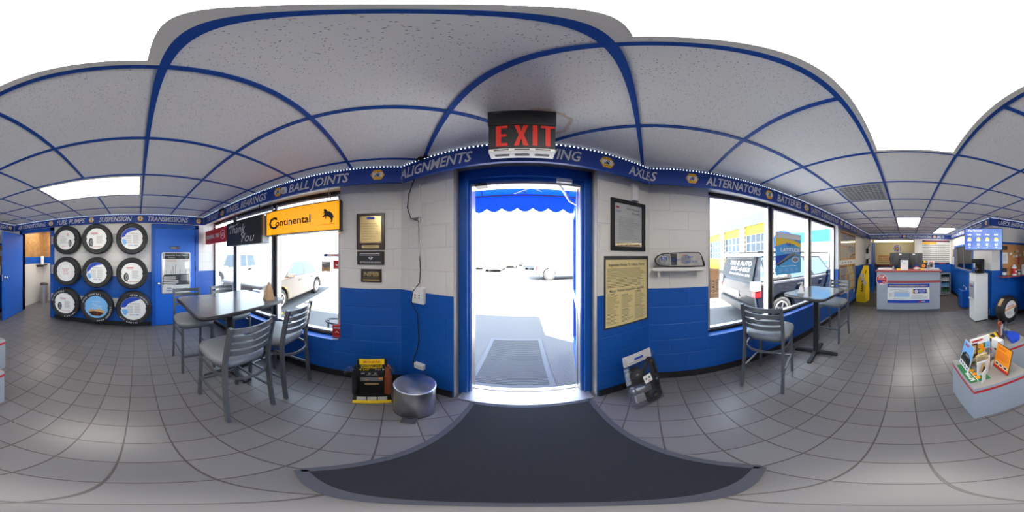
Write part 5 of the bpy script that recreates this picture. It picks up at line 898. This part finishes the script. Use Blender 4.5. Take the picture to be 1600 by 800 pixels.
# ---------------------------------------------------------------- display podium: two equal blocks, corner to corner, with what stands on them
def podium(label, x0, x1, y0, y1):
    t = thing('display_podium', label, 'podium', ((x0+x1)/2, (y0+y1)/2, 0), 'grey display podium blocks'); a, c = (x1-x0)/2, (y1-y0)/2
    MB('podium grey').box(-a, a, -c, c, 0, .468).obj('body', t); MB('podium top').box(-a+.002, a-.002, -c+.002, c-.002, .468, .472).obj('top', t); MB('stripe red').box(-a-.0015, a+.0015, -c-.0015, c+.0015, .412, .440).obj('stripe', t)
podium('grey display block with a red stripe, nearest the entrance mat, covered in brochures', -.838, -.40, -1.345, -.895)
podium('grey display block with a red stripe carrying the shock absorber display', -1.283, -.845, -1.80, -1.352)
PZ = .4725
def standee(name, label, cat, base, yaw, lean, w, h, draw, base_mat='paper', easel=True):
    """card standing on its lower edge, face towards its local -y after yaw, leaning back"""
    t = thing(name, label, cat, Matrix.Translation(base) @ Matrix.Rotation(math.radians(yaw), 4, 'Z')); R = Matrix.Rotation(math.radians(90-lean), 4, 'X')
    b = MB(base_mat); b.T = R; b.box(-w/2, w/2, 0, h, -.004, 0); b.obj('card', t)
    p = MB('ink'); p.T = R; draw(p, w, h); p.obj('print', t)
    if easel: e = MB('kraft'); e.bar((0, .006+h*.55*tand(lean)+.006, h*.55), (0, .07, .003), .05, .003); e.obj('easel', t)
    return t
def dcar(p, w, h):
    z = .0; p.m('light blue').rect(-w/2, w/2, h*.42, h, z); p.m('paper').rect(-w/2, w/2, 0, h*.2, z); p.m('red').lines(-w*.35, w*.1, h*.93, h*.82, 2, z+.0012, .6, .2); p.m('black').prism([(-w*.45, h*.3), (-w*.42, h*.45), (-w*.15, h*.62), (w*.2, h*.62), (w*.45, h*.48), (w*.47, h*.3)], z+.0012, z+.002); p.m('grey').prism([(-w*.12, h*.5), (-w*.02, h*.59), (w*.18, h*.59), (w*.3, h*.5)], z+.002, z+.003); p.m('dark plastic').rect(-w/2, w/2, h*.2, h*.3, z); p.m('ink')
    for i in range(4): p.disc(-w*.33+w*.22*i, h*.1, w*.07, z+.0012, n=14)
standee('car_standee', 'blue standing card with a black car on the brochure podium', 'standing card', (-.448, -1.21, PZ+.0026), 90, 11, .19, .27, dcar)
def dorange(p, w, h):
    p.m('orange').rect(-w/2+.004, w/2-.004, h*.12, h-.004, 0); p.m('red').rect(-w/2+.004, w/2-.004, .004, h*.12, 0); p.m('ink red').lines(-w*.4, w*.35, h*.92, h*.82, 2, .0012, .3, .3, 2); p.lines(-w*.4, w*.4, h*.75, h*.42, 6, .0012, .2, .3, 4)
    for i in range(3): p.m('paper').disc(-w*.28+w*.28*i, h*.22, w*.125, .0012, h*.075, n=18); p.m('dark plastic').disc(-w*.28+w*.28*i, h*.225, w*.09, .0025, h*.045, n=16)
standee('orange_standee', 'orange standing card with three small pictures on the brochure podium', 'standing card', (-.675, -1.035, PZ+.0005), 90, 10, .20, .265, dorange, 'black')
t = thing('counter_mat', 'green flat counter mat with yellow discs on the brochure podium', 'counter mat', (-.485, -1.115, PZ)); b = MB('green').box(-.078, .078, -.14, .14, 0, .002); b.m('paper'); z = .002; b.T = Matrix.Rotation(PI/2, 4, 'Z'); b.text('MAX LIFE', .06, -.045, .03, z, w=.12, bold=.03); b.rect(-.13, .13, -.018, -.012, z); b.m('grey').rect(-.12, .03, .02, .07, z); b.m('orange')
for i in range(3): b.disc(-.02+.055*i, .0, .02, z+.0008, n=16)
b.obj('print', t)
t = thing('brochure_holder', 'clear brochure holder with magazines on the brochure podium', 'brochure holder', floor_at(-.635, -1.245, PZ, 180+10)); b = MB('acrylic'); b.box(-.11, .11, -.06, .06, 0, .003); b.box(-.11, .11, .05, .053, .003, .30); b.box(-.11, .11, -.06, -.057, .003, .10); b.box(-.11, -.107, -.06, .053, .003, .14); b.box(.107, .11, -.06, .053, .003, .14); b.obj('holder', t)
p = MB('paper').box(-.1, .1, .025, .047, .004, .27); p.T = Matrix.Translation((0, .0245, .004)) @ Matrix.Rotation(PI/2, 4, 'X'); p.m('ink red').rect(-.09, .02, .235, .255, 0); p.m('walnut').rect(-.10, -.035, .05, .22, 0); p.m('tan').rect(-.09, -.05, .10, .20, .001); p.m('green').rect(-.03, .05, .11, .20, 0); p.m('orange').disc(.0, .17, .03, .001, n=16).disc(.02, .12, .03, .001, n=16); p.m('yellow').disc(-.01, .11, .025, .002, n=16); p.m('light blue').rect(.055, .095, .13, .2, 0); p.m('grey').rect(.05, .095, .03, .12, 0); p.obj('magazine', t)
p = MB('cream paper').box(-.095, .02, -.04, -.03, .004, .12); p.T = Matrix.Translation((0, -.0405, .004)) @ Matrix.Rotation(PI/2, 4, 'X'); p.m('ink grey').lines(-.085, .0, .105, .03, 6, 0, .3, .3, 2); p.obj('leaflet', t)
t = thing('card_dispenser', 'white dispenser with a black hole beside the magazines on the podium', 'dispenser', floor_at(-.785, -1.24, PZ, 15)); MB('white plastic').box(-.03, .03, -.05, .05, 0, .23).obj('body', t, bevel=.006); b = MB('black'); b.T = Matrix.Translation((.031, 0, .12)) @ Matrix.Rotation(PI/2, 4, 'Y'); b.disc(0, 0, .013, 0, n=16); b.T = Matrix.Translation((0, .0505, .12)) @ Matrix.Rotation(-PI/2, 4, 'X'); b.disc(0, 0, .013, 0, n=16); b.obj('hole', t)
t = thing('folded_brochure', 'white folded brochure with a brown picture standing on the podium', 'brochure', floor_at(-.575, -1.05, PZ, 205)); b = MB('paper'); b.rings([[(x, y, z) for x, y in ((0, 0), (.085, .035), (.085, .037), (0, .002))] for z in (0, .165)], True, False); b.rings([[(x, y, z) for x, y in ((0, 0), (-.08, .03), (-.08, .032), (0, .002))] for z in (0, .165)], True, False); b.obj('card', t)
b = MB('walnut'); b.T = Matrix.Translation((-.04, .013, 0)) @ Matrix.Rotation(math.radians(-20), 4, 'Z') @ Matrix.Rotation(PI/2, 4, 'X'); b.m('paper grey').rect(-.038, .038, .02, .155, .0005); b.m('tan').prism([(-.03, .05), (-.01, .14), (.02, .145), (.025, .06), (.0, .03)], .002, .003); b.m('walnut').prism([(-.01, .03), (.005, .10), (.02, .10), (.02, .03)], .0035, .0042); b.obj('print', t)
def dblue(p, w, h): p.m('ink blue').lines(-w*.4, w*.4, h*.9, h*.1, 6, 0, .6, .3, 9)
standee('blue_leaflet', 'small blue and white leaflet at the near edge of the podium', 'leaflet', (-.492, -.955, PZ+.0026), 40, 3, .06, .14, dblue, easel=False)
# shock display on the rear block
t = thing('parts_display', 'counter display with a round blue base and a rusty worn part on the podium', 'display stand', floor_at(-1.085, -1.56, PZ, 14))
b = MB('dark plastic'); b.rings([[(-.02, -.16, z), (.17, -.16, z), (.17, .13, z), (.0, .0, z)] for z in (0, .04)], True, False); b.obj('wedge', t); b = MB('yellow'); b.prism([(.0, -.15), (.16, -.15), (.16, .1)], .04, .044); b.m('black').prism([(.06, -.13), (.13, -.13), (.13, .02)], .0445, .046); b.obj('top_print', t)
b = MB('blue tray'); b.prism([(-.02+.15*math.cos(math.radians(a)), .02+.15*math.sin(math.radians(a))) for a in range(60, 241, 12)], 0, .035); b.prism([(-.02+.13*math.cos(math.radians(a)), .02+.13*math.sin(math.radians(a))) for a in range(60, 241, 12)], .035, .04); b.obj('round_base', t, bevel=.004)
b = MB('rust'); b.cyl((.07, -.02, .04), (.07, -.02, .20), .014, n=14); b.rings([[(.07+r*math.cos(2*PI*i/18)*.8, -.02+dz, .225+r*math.sin(2*PI*i/18)) for i in range(18)] for r, dz in ((.038, -.014), (.038, .014), (.022, .014), (.022, -.014))], False, True, True); b.obj('worn_part', t)
b = MB('bottle clear'); b.lathe([(.03, .04), (.03, .17), (.02, .18)], 18, (-.03, -.02)); b.obj('clear_tube', t); b = MB('paper grey'); b.box(-.005, .028, -.06, -.03, .04, .19); b.obj('white_part', t); MB('black plastic').cyl((.03, .0, .04), (.03, .0, .15), .006, n=8).obj('rod', t)
# ---------------------------------------------------------------- outside: awning, cars, workshop
def awning_mat():
    m, nt, b, N, L = nodes('awning cloth'); b.inputs['Base Color'].default_value = (*lin((40, 108, 214)), 1); b.inputs['Roughness'].default_value = .7; o = nt.nodes['Material Output']
    tr = N('ShaderNodeBsdfTranslucent'); tr.inputs[0].default_value = (*lin((44, 118, 225)), 1); mx = N('ShaderNodeMixShader'); mx.inputs[0].default_value = .5; L(b.outputs[0], mx.inputs[1]); L(tr.outputs[0], mx.inputs[2]); L(mx.outputs[0], o.inputs[0])
awning_mat()
t = thing('awning', 'blue scalloped cloth awning over the entrance', 'awning', at(FDR, .03, 0, 0)); D0, D1, hw = -.27, -1.50, 1.15
b = MB('awning cloth'); b.rings([[(-hw, y, z), (hw, y, z), (hw, y+.006, z), (-hw, y+.006, z)] for y, z in ((3.25, D0), (3.12, -.7), (2.9, -1.15), (2.58, D1))], True, False)
for sx in (-1, 1): b.rings([[(sx*hw, 2.35, D0), (sx*hw, 3.25, D0), (sx*hw, 3.12, -.7), (sx*hw, 2.9, -1.15), (sx*hw, 2.58, D1), (sx*hw, 2.35, D1)], [(sx*(hw-.006), 2.35, D0), (sx*(hw-.006), 3.25, D0), (sx*(hw-.006), 3.12, -.7), (sx*(hw-.006), 2.9, -1.15), (sx*(hw-.006), 2.58, D1), (sx*(hw-.006), 2.35, D1)]], True, False)
b.obj('canopy', t)
b = MB('awning cloth'); n = 9; sw = 2*hw/n; pl = [(-hw, 2.6)]
for i in range(n):
    for k in range(7): pl.append((-hw+sw*(i+k/6), 2.33-.065*math.sin(PI*k/6)))
pl.append((hw, 2.6)); b.prism(pl, D1-.004, D1+.002); b.obj('valance', t)
b = MB('dark plastic')
for x in (-.7, 0, .7): b.tube([(x, 3.2, D0-.02), (x, 3.08, -.7), (x, 2.86, -1.13), (x, 2.56, D1+.03)], .012, 6)
b.cyl((-hw, 2.56, D1+.03), (hw, 2.56, D1+.03), .014, n=8); b.cyl((-hw, 2.86, -1.13), (hw, 2.86, -1.13), .01, n=8); b.obj('frame', t)
M('car glass', (60, 74, 86), .08, spec=.8); M('tail red', (190, 30, 32), .25, coat=.6); M('lamp clear', (225, 228, 230), .1, coat=.6)
def car(name, label, cat, pos, heading, L, W, H, paint, kind='sedan', ride=.19, wr=.32, fo=.85, ro=.85, hood=.92, belt=.92, group=None):
    """local +y is the nose; every car has its own body profile with cut wheel arches, tapering cabin, wheels, lamps"""
    M('car paint '+name+str(paint), paint, .3, coat=.35, vary=.02); mt = 'car paint '+name+str(paint)
    t = thing(name, label, cat, Matrix.Translation((*pos, -.05)) @ Matrix.Rotation(math.radians(heading), 4, 'Z'), group); h2 = L/2; yf, yr = h2-fo, -h2+ro; hw = W/2
    prof = [(-h2+.08, ride+.05)]
    for yc in (yr, yf): prof += [(yc-(wr+.06)*math.cos(math.radians(a)), max(ride, wr+(wr+.06)*math.sin(math.radians(a)))) for a in range(-15, 196, 15)]
    prof += [(h2-.1, ride+.04), (h2, ride+.2), (h2-.01, hood-.28), (h2-.10, hood-.1)]
    if kind == 'sedan': cab = dict(b0=-h2+.75, b1=h2-1.05, t0=-h2+1.35, t1=h2-1.95); prof += [(h2-1.05, belt), (-h2+.75, belt), (-h2+.12, belt-.02), (-h2, belt-.2)]
    elif kind == 'suv': cab = dict(b0=-h2+.03, b1=h2-1.0, t0=-h2+.18, t1=h2-1.65); prof += [(h2-1.0, belt), (-h2+.03, belt), (-h2, belt-.3)]
    elif kind == 'pickup': cab = dict(b0=-h2+2.0, b1=h2-1.2, t0=-h2+2.25, t1=h2-1.8); prof += [(h2-1.2, belt), (-h2+.02, belt), (-h2, belt-.3)]
    b = MB(mt); b.T = Matrix(((0, 0, 1, 0), (1, 0, 0, 0), (0, 1, 0, 0), (0, 0, 0, 1))); b.prism(prof, -hw, hw); b.obj('body', t, bevel=.05)
    w0, w1 = hw-.04, hw-.2; c = cab; z0, z1 = belt-.01, H
    S = lambda f, s=1: (c['b0']+(c['t0']-c['b0'])*f, c['b1']+(c['t1']-c['b1'])*f, w0+(w1-w0)*f, z0+(z1-z0)*f)
    b = MB(mt); b.rings([[(-x, y0, z), (x, y0, z), (x, y1, z), (-x, y1, z)] for y0, y1, x, z in (S(0), S(.93), (c['t0']+.1, c['t1']-.15, w1-.1, z1))], True, False); b.obj('cabin', t, bevel=.03)
    g0, g1 = .06, .86; A, B = S(g0), S(g1)
    def side(s, f0, f1):
        y = lambda Q, f: Q[0]+.1+(Q[1]-Q[0]-.2)*f
        m = MB('car glass'); pts = [(A[2], y(A, f0), A[3]), (A[2], y(A, f1), A[3]), (B[2], y(B, f1), B[3]), (B[2], y(B, f0), B[3])]
        m.rings([[(s*(x+e), yy, zz) for x, yy, zz in pts] for e in (-.02, .006)], True, False); m.obj('side_window', t)
    for s in (-1, 1):
        for f0, f1 in (((.0, .29), (.33, .62), (.66, .99)) if kind == 'suv' else ((.04, .46), (.52, .98)) if kind == 'sedan' else ((.05, .95),)): side(s, f0, f1)
    for nm, yy, e in (('windshield', 1, .008), ('rear_window', 0, -.008)):
        m = MB('car glass'); m.rings([[(-A[2]+.09, A[yy]+o, A[3]), (A[2]-.09, A[yy]+o, A[3]), (B[2]-.07, B[yy]+o, B[3]), (-B[2]+.07, B[yy]+o, B[3])] for o in (-3*e, e)], True, False); m.obj(nm, t)
    for yc in (yr, yf):
        for s in (-1, 1):
            x = s*(hw-.12); o = MB('black rubber').rings([[(x+s*u, yc+r*math.cos(2*PI*i/28), wr+r*math.sin(2*PI*i/28)) for i in range(28)] for r, u in ((.2, .09), (wr-.03, .105), (wr, .08), (wr, -.08), (.2, -.09))], True).obj('wheel', t)
            r = MB('aluminium'); r.rings([[(x+s*u, yc+q*math.cos(2*PI*i/24), wr+q*math.sin(2*PI*i/24)) for i in range(24)] for q, u in ((.205, .09), (.205, .104), (.18, .106), (.17, .07), (.17, .0))], True)
            for k in range(5): a = 2*PI*k/5; r.bar((x+s*.09, yc, wr), (x+s*.085, yc+.18*math.cos(a), wr+.18*math.sin(a)), .05, .03)
            r.obj('rim', o)
    b = MB('dark plastic'); b.box(-hw+.06, hw-.06, -h2-.03, -h2+.1, ride+.12, ride+.32); b.obj('rear_bumper', t, bevel=.03); b = MB('dark plastic'); b.box(-hw+.06, hw-.06, h2-.1, h2+.02, ride+.1, ride+.27); b.obj('front_bumper', t, bevel=.03)
    for s in (-1, 1):
        MB('lamp clear').box(s*hw-.1*s-.13, s*hw-.1*s+.13, h2-.12, h2+.005, hood-.3, hood-.17).obj('headlamp', t, bevel=.02)
        MB('tail red').box(min(s*(hw+.004), s*(hw-.14)), max(s*(hw+.004), s*(hw-.14)), -h2-.006, -h2+.14, belt-.30, belt-.06 if kind != 'suv' else belt+.02).obj('tail_lamp', t, bevel=.015)
        MB(mt).box(min(s*(hw+.16), s*hw*.94), max(s*(hw+.16), s*hw*.94), c['b1']-.38, c['b1']-.28, belt, belt+.12).obj('side_mirror', t, bevel=.02)
        hd = MB('dark plastic')
        for y in ((.25, -.75) if kind != 'pickup' else (.2,)): hd.box(min(s*(hw+.015), s*(hw-.01)), max(s*(hw+.015), s*(hw-.01)), y-.08, y+.08, belt-.16, belt-.13)
        hd.objs('door_handle', t)
    return t
suv = car('delivery_wagon', 'dark boxy wagon with a lettered rear window parked outside the right window', 'car', (3.33, -4.02), 178, 4.15, 1.76, 1.62, (30, 33, 40), 'suv', wr=.33, fo=.8, ro=.72, belt=1.02, hood=.98)
lt = MB('badge white'); lt.T = Matrix.Translation((0, -2.062, 1.01)) @ Matrix.Rotation(PI/2, 4, 'X') @ Matrix.Rotation(math.radians(-13.5), 4, 'X'); z = .018
lt.m('sign black').rect(-.74, .74, .04, .50, .012).m('badge white')
lt.text('TIRE & AUTO', .12, .40, .11, z, w=1.0, shear=.2, bold=.03); lt.text('395-4455', .15, .26, .09, z, w=.9, shear=.2, bold=.03); lt.text('Broad Blvd at 270', .15, .14, .05, z, w=.95, shear=.2, bold=.03); lt.obj('rear_lettering', suv)
b = MB('badge white'); b.rect(-.22, .22, .62, .76, 0, .004); b.obj('license_plate', suv, Matrix.Translation((0, -2.08, 0)) @ Matrix.Rotation(PI/2, 4, 'X'))
lt = MB('sign black'); lt.T = Matrix.Translation((.855, -1.40, 1.01)) @ Matrix(((0, 0, 1, 0), (1, 0, 0, 0), (0, 1, 0, 0), (0, 0, 0, 1))) @ Matrix.Rotation(math.radians(-14.7), 4, 'X')
lt.rect(-.40, .38, .05, .50, -.002).m('badge white')
for i, s in enumerate(('AUTO ONE', 'TIRES', 'BRAKES', '395-4455')): lt.text(s, .0, .43-.1*i, .075, .001, w=.5, bold=.02)
lt.obj('side_lettering', suv)
b = MB('black plastic'); b.bar((-.7, -1.9, 1.66), (-.7, 1.0, 1.68), .03, .03); b.bar((.7, -1.9, 1.66), (.7, 1.0, 1.68), .03, .03); b.objs('roof_rail', suv)
for s_ in (-1, 1): MB('lamp clear').box(min(s_*.70, s_*.888), max(s_*.70, s_*.888), -2.087, -1.95, .86, 1.045).obj('reversing_lamp', suv, bevel=.01)
b = MB('lamp clear'); b.box(-.8, .8, -2.12, -1.85, 1.55, 1.62); b.obj('spoiler', suv, bevel=.02)
car('grey_sedan', 'brown grey sedan parked nose-in outside the left window', 'car', (-3.86, 4.75), 185, 4.5, 1.75, 1.45, (66, 56, 50), 'sedan', wr=.315, fo=.9, ro=.95)
car('silver_suv', 'silver off-road wagon beyond the sedan outside the left window', 'car', (-8.3, 4.9), 197, 4.5, 1.8, 1.75, (176, 180, 178), 'suv', ride=.3, wr=.38)
car('white_van', 'white van outside the entrance, partly hidden by the open door leaf', 'van', dpt(3.5, 11.1), 224.5, 5.4, 1.95, 1.95, (225, 226, 228), 'suv', ride=.3, wr=.38)
for i, (p, D, hd, k, pt, lab) in enumerate(((747, 20, -40, 'sedan', (225, 228, 228), 'white car closest to the left door jamb in the far row'), (775, 17.5, -48, 'sedan', (120, 122, 124), 'grey car with red tail lamps in the far row of the parking lot'), (796, 23, -30, 'suv', (170, 150, 118), 'tan wagon in the far row of the parking lot'), (814, 27, -45, 'pickup', (205, 206, 205), 'white truck in the far row of the parking lot'), (838, 20, -75, 'pickup', (96, 128, 176), 'blue pickup in the far row of the parking lot'))):
    car('parked_car', lab, 'car', dpt(D*tand((p-817)*.225), D), hd, 4.3, 1.65, 1.45 if k == 'sedan' else 1.7, pt, k, group='cars in the far row of the parking lot')
# workshop wing with roller doors
b = MB('split-face block'); Y = -7.6
bays = [(8.75, 11.6), (12.4, 15.6), (16.5, 20.1)]; xs = [2.0]+[v for q in bays for v in q]+[24]
for i in range(0, len(xs), 2): structure('wall_outer_right', MB('split-face block').box(xs[i], xs[i+1], Y-.4, Y, -.05, 4.0))
b.box(2.0, 24, Y-.4, Y, 4.0, 5.6); b.m('light blue').box(8.2, 24, Y-.45, Y+.06, 4.02, 4.9)
structure('wall_outer_upper', b, 'upper block wall of the workshop wing with a pale blue band'); structure('trim_4', MB('poster blue').box(2.0, 7.6, Y, Y+.012, 2.3, 2.95), 'blue band painted on the block wall')
for i, (x0, x1) in enumerate(bays):
    t = thing('bay_door', ('yellow trimmed glass bay door of the workshop, nearest the shop', 'yellow trimmed glass bay door of the workshop, middle of three', 'yellow trimmed glass bay door of the workshop, farthest from the shop')[i], 'garage door', ((x0+x1)/2, Y-.25, -.05), 'glazed bay doors of the workshop'); a = (x1-x0)/2
    b = MB('yellow'); b.box(-a, a, 0, .08, 3.3, 4.04); b.box(-a, -a+.18, 0, .08, 0, 4.04); b.box(-a, a, 0, .08, 0, 1.25); b.obj('trim', t)
    b = MB('badge white')
    for k in range(5): b.box(-a+.18+k*(2*a-.26)/4-.03, -a+.18+k*(2*a-.26)/4+.03, .01, .06, 1.25, 3.3)
    for k in range(4): b.box(-a+.18, a, .01, .06, 1.22+k*.69, 1.28+k*.69)
    b.obj('sash', t); MB('car glass').box(-a+.18, a, .02, .03, 1.25, 3.3).obj('pane', t)
t = thing('dome_awning', 'small rounded blue awning over a workshop door', 'awning', (7.05, Y+.01, 2.05)); b = MB('awning cloth'); b.rings([[(.85*math.cos(math.radians(a))*k, .7*math.sin(math.acos(min(1, k))), max(0, 1.15*math.sin(math.radians(a))*k)) for a in range(0, 181, 12)] for k in (1, .95, .8, .55, .2)], False); b.obj('canopy', t)
t = thing('parking_sign', 'white and blue accessible parking sign on a post outside the right window', 'sign', (3.95, -7.45, -.05)); MB('old steel').cyl((0, 0, 0), (0, 0, 1.75), .025, n=10).obj('post', t); b = MB('paper'); b.T = Matrix.Translation((0, .03, 0)) @ Matrix(((-1, 0, 0, 0), (0, 0, 1, 0), (0, 1, 0, 0), (0, 0, 0, 1))); b.rect(-.16, .16, 1.0, 1.7, 0, .006); b.m('poster blue').rect(-.09, .09, 1.15, 1.33, .0065); b.m('paper').disc(0, 1.29, .018, .008, n=12).rect(-.012, .02, 1.2, 1.27, .008); b.obj('plate', t)
o = MB('poster blue'); o.prism([(2.3, -.95), (2.75, -1.0), (2.8, -.75), (2.55, -.7), (2.4, -.62)], -.05, -.047); o = o.obj('ground_paint'); tag(o, 'blue painted mark on the asphalt outside the right window', 'paint mark')
o = MB('yellow'); o.prism([(-2.9, 3.0), (-2.78, 3.0), (-1.75, 5.6), (-1.87, 5.6)], -.05, -.047); o = o.obj('parking_line'); tag(o, 'yellow parking line beside the sedan', 'parking line')
def rack(label, x, y, rot):
    t = thing('bike_rack', label, 'bike rack', floor_at(x, y, -.05, rot), 'bike racks under the left window'); b = MB('dark plastic'); b.tube([(-.26+.26*(1-math.cos(a)), .13*math.sin(a), .42) for a in [2*PI*k/24 for k in range(24)]], .018, 8, True); b.obj('hoop', t); b = MB('dark plastic')
    for x_ in (-.22, .2): b.cyl((x_, 0, 0), (x_, 0, .43), .018, n=8)
    b.objs('post', t)
rack('curved dark pipe rail outside the left window, nearest the plaques', -.86, 2.55, 0); rack('curved dark pipe rail outside the left window, half hidden behind the table', -1.75, 2.55, 0)
def tree(label, x, y, h, seed):
    t = thing('bare_tree', label, 'tree', (x, y, -.05), 'trees across the road'); rnd = random.Random(seed); b = MB('walnut')
    def br(p, d, l, r, n):
        e = p+d*l; b.cyl(p, e, r, r*.65, 6)
        if n:
            for k in range(3): br(e, (d+Vector((rnd.uniform(-.7, .7), rnd.uniform(-.7, .7), rnd.uniform(-.1, .5)))).normalized(), l*.68, r*.6, n-1)
    br(Vector((0, 0, 0)), Vector((0, 0, 1)), h*.35, .16, 4); b.obj('branches', t)
tree('bare tree across the lot behind the mullion of the left window', -24, 16, 4.6, 1); tree('bare tree across the lot at the far corner of the left window', -34, 17, 5.5, 2)
